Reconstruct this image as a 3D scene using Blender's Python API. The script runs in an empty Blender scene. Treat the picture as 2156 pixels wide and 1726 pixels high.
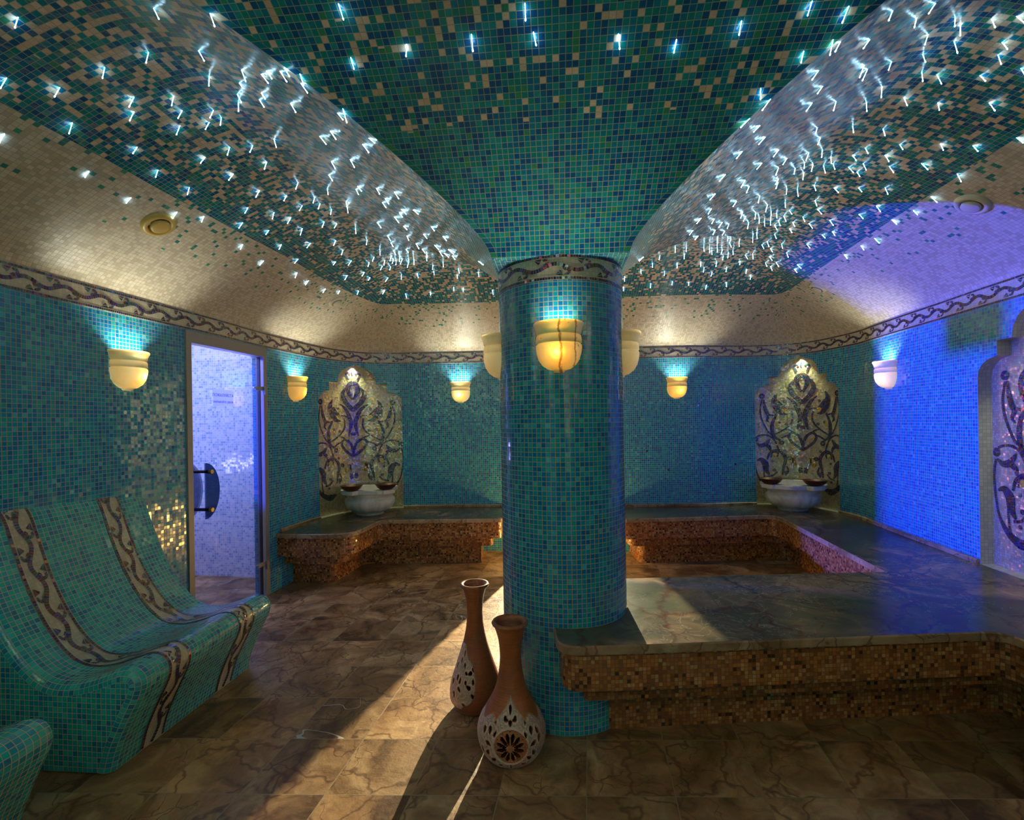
import bpy, bmesh, math, random
import numpy as np
from mathutils import Vector, Matrix
from mathutils.geometry import delaunay_2d_cdt
random.seed(7)
C = bpy.context.scene.collection
sc = bpy.context.scene
PI = math.pi

# ------------------------------------------------------------------ camera, world, exposure
FPX = 1050.0; EYE = 1.40
cd = bpy.data.cameras.new('camera'); cam = bpy.data.objects.new('camera', cd); C.objects.link(cam)
cd.sensor_fit = 'HORIZONTAL'; cd.sensor_width = 36.0; cd.lens = FPX / 2156 * 36.0
cd.shift_y = 24.0 / 2156; cd.clip_start = 0.03; cd.clip_end = 60
cam.matrix_world = Matrix.Translation((0, 0, EYE)) @ Matrix.Rotation(math.radians(90), 4, 'X') @ Matrix.Rotation(math.radians(-0.9), 4, 'Z')
sc.camera = cam
w = bpy.data.worlds.new('world'); sc.world = w; w.use_nodes = True
w.node_tree.nodes['Background'].inputs[0].default_value = (.5, .6, .8, 1)
w.node_tree.nodes['Background'].inputs[1].default_value = 0.02
sc.view_settings.view_transform = 'Standard'; sc.view_settings.look = 'None'
sc.view_settings.exposure = 0.86; sc.view_settings.gamma = 1.0
sc.view_settings.use_curve_mapping = False
try:
    sc.cycles.max_bounces = 8; sc.cycles.diffuse_bounces = 4; sc.cycles.glossy_bounces = 4
    sc.cycles.sample_clamp_indirect = 3.0; sc.cycles.blur_glossy = 0.3
    sc.cycles.caustics_reflective = False; sc.cycles.caustics_refractive = False
except Exception:
    pass

def aim(o, p, t):
    o.location = p; o.rotation_euler = (Vector(t) - Vector(p)).to_track_quat('-Z', 'Y').to_euler()

def light(name, kind, loc, energy, color, radius=.03, to=None, angle=None, blend=.3, parent=None, size=None, size_y=None):
    l = bpy.data.lights.new(name, kind); l.energy = energy; l.color = color
    if kind == 'AREA':
        l.size = size
        if size_y: l.shape = 'RECTANGLE'; l.size_y = size_y
    else:
        l.shadow_soft_size = radius
    if kind == 'SPOT':
        l.spot_size = math.radians(angle); l.spot_blend = blend
    o = bpy.data.objects.new(name, l); C.objects.link(o)
    if to is not None: aim(o, loc, to)
    else: o.location = loc
    if parent: o.parent = parent
    return o

# light that belongs to the place: the violet lamp of the steam room beyond the glass door, the lamp of the passage
light('steam_room_lamp', 'SPOT', (-5.6, 4.02, 1.37), 3700, (.035, .062, 1.0), .05, to=(-2.1, 3.8, 1.345), angle=22, blend=.04)
light('steam_room_ceiling_lamp', 'AREA', (-2.95, 3.75, 2.32), 25, (.50, .55, 1.0), to=(-2.8, 4.3, 0.6), size=.5)
light('steam_room_corner_lamp', 'POINT', (-3.15, 4.15, 1.0), 5, (.42, .40, 1.0), .06)
light('passage_lamp', 'SPOT', (.72, 6.62, 1.75), 1500, (1.0, .86, .55), .012, to=(.35, 3.0, .2), angle=75, blend=.2)
light('passage_glow', 'POINT', (.45, 5.0, .22), 14, (1.0, .62, .14), .04)

# ------------------------------------------------------------------ generic builders
class MB:
    def __init__(s): s.v = []; s.f = []; s.m = []; s.uv = []; s.c = []; s.sm = []
    def add(s, p): s.v.append(tuple(p)); return len(s.v) - 1
    def face(s, idx, mi=0, uv=None, col=None, smooth=True):
        s.f.append(tuple(idx)); s.m.append(mi); s.uv.append(uv); s.c.append(col); s.sm.append(smooth)
    def quad(s, pts, mi=0, uv=None, col=None, smooth=False):
        s.face([s.add(p) for p in pts], mi, uv, col, smooth)
    def grid(s, pts, uvf=None, mi=0, smooth=True, closed=False, flip=False):
        """pts[i][j]; uvf(i,j)"""
        n = len(pts); m = len(pts[0]); b = len(s.v)
        for r in pts: s.v.extend(tuple(p) for p in r)
        for i in range(n - 1 + (1 if closed else 0)):
            for j in range(m - 1):
                i2 = (i + 1) % n
                q = [b + i * m + j, b + i2 * m + j, b + i2 * m + j + 1, b + i * m + j + 1]
                u = None
                if uvf: u = [uvf(i, j), uvf(i + 1, j), uvf(i + 1, j + 1), uvf(i, j + 1)]
                if flip: q.reverse(); u = u[::-1] if u else None
                s.face(q, mi, u, None, smooth)
    def box(s, a, b, mi=0):
        x0, y0, z0 = a; x1, y1, z1 = b
        P = [(x0,y0,z0),(x1,y0,z0),(x1,y1,z0),(x0,y1,z0),(x0,y0,z1),(x1,y0,z1),(x1,y1,z1),(x0,y1,z1)]
        o = len(s.v); s.v.extend(P)
        for q in ((3,2,1,0),(4,5,6,7),(0,1,5,4),(1,2,6,5),(2,3,7,6),(3,0,4,7)):
            s.face([o + k for k in q], mi, None, None, False)
    def lathe(s, prof, n=32, c=(0,0,0), mi=0, a0=0, a1=2*PI, caps=True, flute=None):
        full = abs(a1 - a0 - 2 * PI) < 1e-6
        k = n if full else n + 1
        rows = []
        for i in range(k):
            a = a0 + (a1 - a0) * i / n
            rows.append([(c[0] + r * (flute(a, z) if flute else 1) * math.cos(a), c[1] + r * (flute(a, z) if flute else 1) * math.sin(a), c[2] + z) for r, z in prof])
        s.grid(rows, None, mi, True, full)
        if caps and full:
            for r, z in (prof[0], prof[-1]):
                if r > 1e-5:
                    j = 0 if (r, z) == tuple(prof[0]) else len(prof) - 1
                    ring = [s.add(rows[i][j]) for i in range(k)]
                    s.face(ring, mi, None, None, False)
    def tube(s, pts, r, n=8, mi=0, cap=True):
        pts = [Vector(p) for p in pts]; rows = []
        up = Vector((0, 0, 1))
        for i, p in enumerate(pts):
            d = (pts[min(i + 1, len(pts) - 1)] - pts[max(i - 1, 0)]).normalized()
            x = d.cross(up if abs(d.z) < .95 else Vector((1, 0, 0))).normalized(); y = d.cross(x)
            rr = r[i] if isinstance(r, (list, tuple)) else r
            rows.append([p + rr * (math.cos(2*PI*k/n) * x + math.sin(2*PI*k/n) * y) for k in range(n)])
        rows = [[rows[i][k] for i in range(len(pts))] for k in range(n)]
        s.grid(rows, None, mi, True, True)
        if cap:
            for j in (0, len(pts) - 1):
                s.face([s.add(rows[k][j]) for k in range(n)], mi, None, None, False)
    def build(s, name, mats, parent=None, uvs=None, link=True, recalc=False):
        me = bpy.data.meshes.new(name)
        me.from_pydata(s.v, [], s.f)
        if not isinstance(mats, (list, tuple)): mats = [mats]
        for m in mats: me.materials.append(m)
        me.polygons.foreach_set('material_index', s.m)
        me.polygons.foreach_set('use_smooth', s.sm)
        if any(u is not None for u in s.uv):
            ul = me.uv_layers.new(name='UVMap'); arr = np.zeros((len(me.loops), 2), np.float32); k = 0
            for f, u in zip(s.f, s.uv):
                if u is not None: arr[k:k + len(f)] = u
                k += len(f)
            ul.data.foreach_set('uv', arr.ravel())
        if any(c is not None for c in s.c):
            ca = me.color_attributes.new(name='col', type='FLOAT_COLOR', domain='CORNER'); arr = np.ones((len(me.loops), 4), np.float32); k = 0
            for f, c in zip(s.f, s.c):
                if c is not None: arr[k:k + len(f), :3] = c
                k += len(f)
            ca.data.foreach_set('color', arr.ravel())
        if recalc:
            bm = bmesh.new(); bm.from_mesh(me); bmesh.ops.remove_doubles(bm, verts=bm.verts, dist=1e-5)
            bmesh.ops.recalc_face_normals(bm, faces=bm.faces); bm.to_mesh(me); bm.free()
        me.update()
        o = bpy.data.objects.new(name, me)
        if link: C.objects.link(o)
        if parent: o.parent = parent
        return o

def thing(name, label, cat, loc=(0,0,0), rz=0, group=None):
    o = bpy.data.objects.new(name, None); C.objects.link(o); o.location = loc; o.rotation_euler = (0, 0, rz)
    return tag(o, label, cat, group)
def tag(o, label, cat, group=None):
    o['label'] = label; o['category'] = cat
    if group: o['group'] = group
    return o
def structure(o): o['kind'] = 'structure'; return o
def dup(root, loc=None, rz=None, label=None):
    r = root.copy(); C.objects.link(r)
    if loc is not None: r.location = loc
    if rz is not None: r.rotation_euler = (0, 0, rz)
    if label: r['label'] = label
    for ch in list(root.children):
        c = ch.copy(); C.objects.link(c); c.parent = r
        for g in list(ch.children):
            d = g.copy(); C.objects.link(d); d.parent = c
    return r

def catmull(pts, step=None, n=8, closed=False):
    P = [Vector(p) for p in pts]; out = []
    m = len(P)
    for i in range(m if closed else m - 1):
        if closed: a, b, c, d = P[(i-1) % m], P[i], P[(i+1) % m], P[(i+2) % m]
        else: a = P[i-1] if i else 2*P[0]-P[1]; b = P[i]; c = P[i+1]; d = P[i+2] if i + 2 < m else 2*P[-1]-P[-2]
        for k in range(n):
            t = k / n
            out.append(.5 * ((2*b) + (c-a)*t + (2*a-5*b+4*c-d)*t*t + (3*b-a-3*c+d)*t**3))
    if not closed: out.append(P[-1])
    return out
def resample(pts, step, closed=False):
    P = np.array([list(p) for p in pts], float)
    if closed: P = np.vstack([P, P[:1]])
    L = np.r_[0, np.cumsum(np.linalg.norm(np.diff(P, axis=0), axis=1))]
    n = max(2, int(round(L[-1] / step)) + 1); t = np.linspace(0, L[-1], n)
    Q = np.stack([np.interp(t, L, P[:, k]) for k in range(P.shape[1])], 1)
    return (Q[:-1] if closed else Q), L[-1]

# ------------------------------------------------------------------ node helper
class G:
    def __init__(s, name):
        s.mat = bpy.data.materials.new(name); s.mat.use_nodes = True; s.t = s.mat.node_tree; s.t.nodes.clear()
        s.out = s.t.nodes.new('ShaderNodeOutputMaterial')
    def n(s, ty, **kw):
        nd = s.t.nodes.new('ShaderNode' + ty)
        for k, v in kw.items(): setattr(nd, k, v)
        return nd
    def put(s, sock, v):
        if hasattr(v, 'is_output') or isinstance(v, bpy.types.NodeSocket): s.t.links.new(v, sock)
        elif v is not None:
            try: sock.default_value = v
            except Exception:
                sock.default_value = (*v, 1) if len(v) == 3 else v[:3]
    def math(s, op, a, b=None, c=None, clamp=False):
        nd = s.n('Math', operation=op); nd.use_clamp = clamp; s.put(nd.inputs[0], a)
        if b is not None: s.put(nd.inputs[1], b)
        if c is not None: s.put(nd.inputs[2], c)
        return nd.outputs[0]
    def vm(s, op, a, b=None, c=None, scale=None):
        nd = s.n('VectorMath', operation=op); s.put(nd.inputs[0], a)
        if b is not None: s.put(nd.inputs[1], b)
        if c is not None: s.put(nd.inputs[2], c)
        if scale is not None: s.put(nd.inputs['Scale'], scale)
        return nd.outputs['Value'] if op in ('LENGTH', 'DOT_PRODUCT') else nd.outputs[0]
    def mix(s, f, a, b, blend='MIX'):
        nd = s.n('Mix', data_type='RGBA', blend_type=blend); s.put(nd.inputs[0], f); s.put(nd.inputs[6], a); s.put(nd.inputs[7], b)
        return nd.outputs[2]
    def ramp(s, f, stops, interp='LINEAR'):
        nd = s.n('ValToRGB'); cr = nd.color_ramp; cr.interpolation = interp; s.put(nd.inputs[0], f)
        while len(cr.elements) < len(stops): cr.elements.new(.5)
        for e, (p, c) in zip(cr.elements, stops):
            e.position = p; e.color = (*c, 1) if len(c) == 3 else c
        return nd.outputs[0]
    def noise(s, vec, scale, detail=3, rough=.5, dist=0, dim='3D'):
        nd = s.n('TexNoise'); nd.noise_dimensions = dim; s.put(nd.inputs['Vector'], vec)
        nd.inputs['Scale'].default_value = scale; nd.inputs['Detail'].default_value = detail; nd.inputs['Roughness'].default_value = rough; nd.inputs['Distortion'].default_value = dist
        return nd.outputs['Fac'], nd.outputs['Color']
    def white(s, vec, dim='3D'):
        nd = s.n('TexWhiteNoise'); nd.noise_dimensions = dim; s.put(nd.inputs['Vector'], vec); return nd.outputs['Value'], nd.outputs['Color']
    def voro(s, vec, scale, feature='DISTANCE_TO_EDGE', rand=1):
        nd = s.n('TexVoronoi'); nd.feature = feature; s.put(nd.inputs['Vector'], vec); nd.inputs['Scale'].default_value = scale
        nd.inputs['Randomness'].default_value = rand
        return nd
    def uv(s, name='UVMap'): nd = s.n('UVMap'); nd.uv_map = name; return nd.outputs[0]
    def sep(s, v): nd = s.n('SeparateXYZ'); s.put(nd.inputs[0], v); return nd.outputs
    def comb(s, x, y, z=0): nd = s.n('CombineXYZ'); s.put(nd.inputs[0], x); s.put(nd.inputs[1], y); s.put(nd.inputs[2], z); return nd.outputs[0]
    def obj(s): return s.n('TexCoord').outputs['Object']
    def step(s, x, a, b): nd = s.n('MapRange'); nd.interpolation_type = 'SMOOTHSTEP'; s.put(nd.inputs[0], x); nd.inputs[1].default_value = a; nd.inputs[2].default_value = b; return nd.outputs[0]
    def bump(s, h, strength=.3, dist=.01, normal=None):
        nd = s.n('Bump'); nd.inputs['Strength'].default_value = strength; nd.inputs['Distance'].default_value = dist; s.put(nd.inputs['Height'], h)
        if normal is not None: s.put(nd.inputs['Normal'], normal)
        return nd.outputs[0]
    def jitter(s, rndcol, k):
        """tilt the normal by a per-tile random amount"""
        g = s.n('NewGeometry').outputs['Normal']
        r = s.vm('SUBTRACT', rndcol, (.5, .5, .5)); r = s.vm('SCALE', r, scale=k)
        return s.vm('NORMALIZE', s.vm('ADD', g, r))
    def principled(s, base, rough=.3, metal=0, normal=None, spec=.5, **kw):
        p = s.n('BsdfPrincipled'); s.put(p.inputs['Base Color'], base); s.put(p.inputs['Roughness'], rough); s.put(p.inputs['Metallic'], metal)
        s.put(p.inputs['Specular IOR Level'], spec)
        if normal is not None: s.put(p.inputs['Normal'], normal)
        for k, v in kw.items(): s.put(p.inputs[k.replace('_', ' ')], v)
        return p.outputs[0]
    def done(s, sh): s.t.links.new(sh, s.out.inputs[0]); return s.mat

def tile_nodes(g, uvv, pitch, grout=.07):
    sc_ = g.vm('SCALE', uvv, scale=1.0 / pitch)
    cell = g.vm('FLOOR', sc_); fr = g.sep(g.vm('FRACTION', sc_))
    def edge(x): return g.math('MINIMUM', x, g.math('SUBTRACT', 1.0, x))
    e = g.math('MINIMUM', edge(fr[0]), edge(fr[1]))
    return cell, g.math('LESS_THAN', e, grout), e

TEAL = [(0, (.003, .15, .40)), (.14, (.003, .20, .46)), (.36, (.004, .26, .46)), (.58, (.005, .31, .46)), (.78, (.006, .34, .38)), (.90, (.012, .39, .50)), (.97, (.07, .44, .54))]
def tile_mat(name, pal, pitch=.0217, grout_col=(.33, .36, .32), grout=.06, rough=.14, jit=.10, spec=.6, uvname='UVMap', streak=.35):
    g = G(name); u = g.uv(uvname)
    cell, gm, e = tile_nodes(g, u, pitch, grout)
    r, rc = g.white(cell)
    col = g.ramp(r, pal, 'CONSTANT')
    u3 = g.vm('MULTIPLY', u, (60, 60, 60)); off = g.vm('SCALE', rc, scale=40)
    nf, _ = g.noise(g.vm('ADD', g.vm('MULTIPLY', u3, (1, 6, 1)), off), 1.0, 2)
    v = g.math('MULTIPLY_ADD', nf, streak * 2, 1 - streak)
    col = g.vm('SCALE', col, scale=v)
    big, _ = g.noise(u, 1.3, 2)
    col = g.mix(gm, col, grout_col)
    nrm = g.jitter(rc, g.math('MULTIPLY', g.math('SUBTRACT', 1, gm), jit))
    ro = g.math('ADD', g.math('MULTIPLY', gm, .6), rough)
    return g.done(g.principled(col, ro, 0, nrm, spec))

M = {}
M['wall_tile'] = tile_mat('teal wall mosaic', TEAL)
M['pillar_tile'] = tile_mat('teal column mosaic', TEAL, grout_col=(.44, .40, .28), rough=.12, jit=.05)
M['lounger_tile'] = tile_mat('teal lounger mosaic', [(0, (.005, .19, .38)), (.12, (.006, .28, .42)), (.35, (.008, .37, .44)), (.65, (.010, .42, .42)), (.88, (.03, .50, .50))], grout_col=(.50, .46, .33), jit=.06)
M['steam_tile'] = tile_mat('pale blue mosaic', [(0, (.28, .42, .75)), (.15, (.45, .55, .85)), (.35, (.62, .68, .9)), (.65, (.72, .76, .92)), (.9, (.5, .62, .88))], grout_col=(.8, .8, .85))
M['brown_tile'] = tile_mat('amber shell mosaic', [(0, (.06, .018, .006)), (.06, (.22, .07, .020)), (.35, (.34, .115, .030)), (.6, (.43, .17, .045)), (.88, (.52, .27, .10))], pitch=.0165, grout_col=(.10, .045, .02), rough=.18, jit=.18, streak=.6)
M['cream_tile'] = tile_mat('cream mosaic', [(0, (.46, .42, .30)), (.3, (.52, .47, .34)), (.7, (.56, .51, .38))], pitch=.0217, grout_col=(.34, .31, .22), rough=.25, jit=.05, streak=.1)
M['steam_ceiling'] = tile_mat('white mosaic', [(0, (.5, .5, .5)), (.5, (.6, .6, .6))], grout_col=(.5, .5, .5))

def tess_mat(name):
    g = G(name); a = g.n('VertexColor'); a.layer_name = 'col'
    r, rc = g.white(g.vm('SCALE', a.outputs[0], scale=917.3))
    nrm = g.jitter(rc, .22)
    irid = g.ramp(g.sep(rc)[1], [(0, (1, .25, .7)), (.25, (1, .75, .2)), (.45, (.5, 1, .8)), (.7, (.3, .5, 1)), (.9, (1, .5, .3))], 'CONSTANT')
    gl = g.n('BsdfGlossy'); g.put(gl.inputs[0], irid); gl.inputs['Roughness'].default_value = .16; g.put(gl.inputs['Normal'], nrm)
    mx = g.n('MixShader'); mx.inputs[0].default_value = .10; g.t.links.new(g.principled(a.outputs[0], .15, .0, nrm, .8, Specular_Tint=irid), mx.inputs[1]); g.t.links.new(gl.outputs[0], mx.inputs[2])
    return g.done(mx.outputs[0])
M['tess'] = tess_mat('dark iridescent tesserae')
def cream_mat(name, irid_k=1.0):
    g = G(name); u = g.uv()
    nf, nc = g.noise(u, 6.0, 1)
    wu = g.vm('ADD', u, g.vm('SCALE', nc, scale=.05))
    vo = g.voro(g.vm('MULTIPLY', wu, (1, 1, 0)), 66, 'F1', .35)
    ve = g.voro(g.vm('MULTIPLY', wu, (1, 1, 0)), 66, 'DISTANCE_TO_EDGE', .35)
    gm = g.math('LESS_THAN', ve.outputs['Distance'], .055)
    rc = vo.outputs['Color']
    r = g.sep(rc)
    col = g.ramp(r[0], [(0, (.46, .37, .19)), (.4, (.56, .46, .26)), (.8, (.62, .52, .32))], 'CONSTANT')
    col = g.mix(gm, col, (.30, .27, .17))
    nrm = g.jitter(rc, g.math('MULTIPLY', g.math('SUBTRACT', 1, gm), .24))
    irid = g.ramp(r[1], [(0, (1, .3, .7)), (.2, (1, .8, .1)), (.45, (.7, 1, .8)), (.65, (.5, .6, 1)), (.85, (1, .55, .2))], 'CONSTANT')
    gl = g.n('BsdfGlossy'); g.put(gl.inputs[0], irid); gl.inputs['Roughness'].default_value = .17; g.put(gl.inputs['Normal'], nrm)
    mx = g.n('MixShader'); mx.inputs[0].default_value = .30; g.t.links.new(g.principled(col, .2, 0, nrm, .6), mx.inputs[1]); g.t.links.new(gl.outputs[0], mx.inputs[2])
    return g.done(mx.outputs[0])
M['cream'] = cream_mat('cream iridescent mosaic')
def frieze_cream():
    g = G('cream frieze mosaic'); u = g.uv()
    nf, nc = g.noise(u, 9.0, 1); wu = g.vm('ADD', u, g.vm('SCALE', nc, scale=.02))
    cell, gm, e = tile_nodes(g, wu, .017, .05); r, rc = g.white(cell)
    col = g.ramp(r, [(0, (.50, .45, .32)), (.5, (.58, .52, .38))], 'CONSTANT'); col = g.mix(gm, col, (.42, .37, .27))
    return g.done(g.principled(col, .25, 0, g.jitter(rc, .06), .6))
M['frieze'] = frieze_cream()

def ceiling_mat():
    g = G('star ceiling mosaic'); A = g.uv('A'); B = g.uv('B'); Cc = g.sep(g.uv('C')); D = g.sep(g.uv('D'))
    edge, dw = Cc[0], Cc[1]; s_, sec = D[0], D[1]
    white = g.math('LESS_THAN', dw, .57)
    isedge = g.math('MULTIPLY', g.math('LESS_THAN', edge, .0217), g.math('LESS_THAN', s_, 1.6))
    isedge = g.math('MULTIPLY', isedge, g.math('SUBTRACT', 1, white))
    uA = g.mix(isedge, A, g.comb(g.math('ADD', edge, 50 * .0217), g.math('MULTIPLY', g.sep(A)[1], 1.0)))
    u = g.mix(white, uA, B)
    cell, gm, e = tile_nodes(g, u, .0217, .045)
    cell = g.vm('ADD', cell, g.comb(0, 0, g.math('ADD', sec, g.math('MULTIPLY', white, 9))))
    r, rc = g.white(cell); rs = g.sep(rc)
    green = g.ramp(r, [(0, (.003, .08, .22)), (.22, (.003, .13, .26)), (.40, (.003, .18, .26)), (.60, (.004, .21, .20)), (.85, (.010, .26, .28)), (.97, (.03, .24, .12))], 'CONSTANT')
    beige = g.ramp(rs[1], [(0, (.70, .50, .34)), (.5, (.78, .57, .40))], 'CONSTANT')
    cream = g.ramp(r, [(0, (.50, .43, .32)), (.25, (.62, .54, .42)), (.6, (.66, .59, .46)), (.9, (.54, .47, .35))], 'CONSTANT')
    gsp = g.ramp(r, [(0, (.01, .20, .19)), (.5, (.02, .28, .17))], 'CONSTANT')
    # share of beige among green: nothing near the column on the camera side, denser outwards
    front = g.math('LESS_THAN', g.math('ABSOLUTE', sec), .5)
    right = g.math('LESS_THAN', g.math('ABSOLUTE', g.math('SUBTRACT', sec, 1)), .5)
    back = g.math('LESS_THAN', g.math('ABSOLUTE', g.math('SUBTRACT', sec, 2)), .5)
    pf = g.math('ADD', g.math('MULTIPLY', g.step(s_, .70, .72), .11), g.math('MULTIPLY', g.step(s_, .85, 1.6), .2))
    po = g.math('MULTIPLY', g.step(s_, .40, .65), .37)
    pb = .40
    pg = g.mix(front, g.mix(back, po, (.42, .42, .42)), pf)
    pg = g.math('MULTIPLY', g.sep(pg)[0], g.math('MULTIPLY_ADD', g.step(dw, .56, .9), .75, .25))
    pw = g.math('MULTIPLY', g.step(dw, .26, .30), g.math('MULTIPLY_ADD', g.step(dw, .36, .57), .06, .05))
    ce = g.mix(g.math('LESS_THAN', rs[2], pg), green, beige)
    cw = g.mix(g.math('LESS_THAN', rs[2], pw), cream, gsp)
    col = g.mix(white, ce, cw)
    nf, _ = g.noise(g.vm('ADD', g.vm('MULTIPLY', u, (60, 360, 60)), g.vm('SCALE', rc, scale=40)), 1.0, 2)
    col = g.vm('SCALE', col, scale=g.math('MULTIPLY_ADD', nf, .5, .75))
    gcol = g.mix(white, (.34, .33, .22), (.42, .36, .27))
    col = g.mix(gm, col, gcol)
    nrm = g.jitter(rc, g.math('MULTIPLY', g.math('SUBTRACT', 1, gm), .07))
    ro = g.math('ADD', g.math('MULTIPLY', gm, .5), g.math('MULTIPLY_ADD', white, .16, .24))
    return g.done(g.principled(col, ro, 0, nrm, .38))
M['ceiling'] = ceiling_mat()

def marble_nodes(g, P, dark, mid, light_, vein, vs=2.2, green=None):
    _, wc = g.noise(P, 1.6, 4, .6)
    W = g.vm('ADD', P, g.vm('SCALE', wc, scale=.55))
    n1, _ = g.noise(W, 2.6, 5, .6, 1.2); n2, _ = g.noise(W, 9, 4, .6); n3, _ = g.noise(W, 1.1, 2)
    col = g.ramp(n1, [(.33, dark), (.5, mid), (.66, light_)])
    col = g.mix(g.math('MULTIPLY', g.step(n2, .5, .75), .45), col, dark)
    if green: col = g.mix(g.math('MULTIPLY', g.step(n3, .42, .6), .8), col, green)
    _, w2 = g.noise(P, 5, 3, .6)
    V = g.vm('ADD', P, g.vm('SCALE', w2, scale=.22))
    v1 = g.voro(V, vs).outputs['Distance']; v2 = g.voro(V, vs * 2.7).outputs['Distance']
    m1 = g.math('SUBTRACT', 1, g.step(v1, .0, .035)); m2 = g.math('SUBTRACT', 1, g.step(v2, .0, .03))
    brk, _ = g.noise(P, 3.1, 2)
    m2 = g.math('MULTIPLY', m2, g.step(brk, .47, .6))
    col = g.mix(g.math('MULTIPLY', m1, .75), col, vein)
    col = g.mix(g.math('MULTIPLY', m2, .8), col, vein)
    return col, n2, m1
def floor_mat():
    g = G('brown marble floor tiles'); o = g.obj(); P = g.sep(o)
    a = g.math('SUBTRACT', P[0], g.math('MULTIPLY', P[1], .154)); b = g.math('ADD', P[1], g.math('MULTIPLY', P[0], .03))
    u = g.comb(g.math('ADD', a, .36 - .0), g.math('ADD', b, .115 + .33), 0)
    cell, gm, e = tile_nodes(g, u, .33, .006)
    r, rc = g.white(cell)
    Q = g.vm('ADD', o, g.vm('SCALE', rc, scale=30))
    col, h, m1 = marble_nodes(g, Q, (.085, .040, .014), (.30, .165, .068), (.52, .33, .165), (.09, .030, .010), 3.0)
    col = g.vm('SCALE', col, scale=g.math('MULTIPLY_ADD', r, .55, .72))
    wv, _ = g.noise(Q, 1.3, 3, .5, 1.5)
    wm = g.math('MULTIPLY', g.math('LESS_THAN', g.math('ABSOLUTE', g.math('SUBTRACT', wv, .5)), .0025), g.math('LESS_THAN', r, .10))
    col = g.mix(wm, col, (.55, .55, .52))
    col = g.mix(gm, col, (.30, .22, .13))
    hh = g.math('SUBTRACT', h, g.math('MULTIPLY', gm, 1.5))
    fine, _ = g.noise(Q, 45, 4, .65)
    hh = g.math('ADD', hh, g.math('MULTIPLY', fine, .8))
    return g.done(g.principled(col, g.math('MULTIPLY_ADD', fine, .3, .26), 0, g.bump(hh, .35, .006), .5))
M['floor'] = floor_mat()
def slab_mat():
    g = G('polished forest marble'); o = g.obj()
    u = g.vm('ADD', o, (3.1, 1.7, 0))
    col, h, m1 = marble_nodes(g, u, (.045, .042, .026), (.14, .11, .062), (.34, .21, .115), (.07, .022, .012), 1.6, (.05, .075, .045))
    lp, _ = g.noise(o, 1.0, 2); wv, _ = g.noise(o, 4.5, 4, .6, 2)
    lm = g.math('MULTIPLY', g.math('LESS_THAN', g.math('ABSOLUTE', g.math('SUBTRACT', wv, .5)), .009), g.step(lp, .42, .6))
    col = g.mix(g.math('MULTIPLY', lm, .45), col, (.42, .36, .26))
    P = g.sep(o)
    cell, gm, e = tile_nodes(g, g.comb(g.math('SUBTRACT', P[0], g.math('MULTIPLY', P[1], .154)), g.math('ADD', P[1], 0.2)), .62, .0022)
    col = g.mix(gm, col, (.10, .08, .06))
    return g.done(g.principled(col, g.math('MULTIPLY_ADD', h, .16, .16), 0, g.bump(h, .05, .004), .22))
M['slab'] = slab_mat()
def edge_mat():
    g = G('rough marble edge'); o = g.obj()
    col, h, m1 = marble_nodes(g, g.vm('ADD', o, (9, 4, 2)), (.14, .07, .03), (.32, .20, .11), (.46, .32, .19), (.08, .025, .012), 5.0)
    return g.done(g.principled(col, .4, 0, g.bump(h, .3, .004), .4))
M['edge'] = edge_mat()
def plain(name, col, rough=.4, metal=0, spec=.5, bumpk=0, scale=40, var=0.0, **kw):
    g = G(name); o = g.obj(); nf, _ = g.noise(o, scale, 4, .6)
    c = g.vm('SCALE', col, scale=g.math('MULTIPLY_ADD', nf, var * 2, 1 - var)) if var else col
    return g.done(g.principled(c, rough, metal, g.bump(nf, bumpk, .003) if bumpk else None, spec, **kw))
def white_marble():
    g = G('white marble'); o = g.obj(); n, _ = g.noise(o, 5, 5, .6, 1.0)
    col = g.ramp(n, [(.3, (.55, .47, .38)), (.5, (.72, .66, .57)), (.65, (.78, .73, .65))])
    v, _ = g.noise(o, 3, 4, .6, 2); vm = g.math('SUBTRACT', 1, g.step(g.math('ABSOLUTE', g.math('SUBTRACT', v, .5)), 0, .02))
    col = g.mix(g.math('MULTIPLY', vm, .25), col, (.35, .28, .22))
    return g.done(g.principled(col, .3, 0, None, .4))
M['marble'] = white_marble()
def alabaster(name, veins=.5, tint=(1.0, .72, .30)):
    g = G(name); o = g.obj(); P = g.sep(o); n, _ = g.noise(o, 9, 4, .6, .8)
    col = g.ramp(n, [(.3, (.84, .68, .50)), (.5, (.88, .78, .64)), (.7, (.90, .82, .72))])
    _, wc = g.noise(o, 14, 3, .6)
    x = g.math('ADD', P[1], g.math('MULTIPLY', g.sep(wc)[0], .045))
    v1 = g.math('SUBTRACT', 1, g.step(g.math('ABSOLUTE', g.math('SUBTRACT', x, .028)), .0016, .0075))
    v2 = g.math('SUBTRACT', 1, g.step(g.math('ABSOLUTE', g.math('SUBTRACT', x, .096)), .0012, .006))
    sp, _ = g.noise(o, 30, 3, .7); vm = g.math('MAXIMUM', g.math('MAXIMUM', v1, v2), g.step(sp, .64, .72))
    vm = g.math('MULTIPLY', vm, veins)
    col = g.mix(vm, col, (.30, .09, .015))
    tr = g.n('BsdfTranslucent'); tn, _ = g.noise(o, 7, 3, .6, .5)
    g.put(tr.inputs[0], g.mix(vm, g.ramp(tn, [(.3, (tint[0], tint[1] * .55, tint[2] * .12)), (.7, tint)]), (.25, .05, .0)))
    p = g.principled(col, .35, 0, None, .35)
    mx = g.n('MixShader'); mx.inputs[0].default_value = .30; g.t.links.new(p, mx.inputs[1]); g.t.links.new(tr.outputs[0], mx.inputs[2])
    return g.done(mx.outputs[0])
M['alabaster_veined'] = alabaster('veined alabaster', .85, (1.0, .62, .12))
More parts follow.
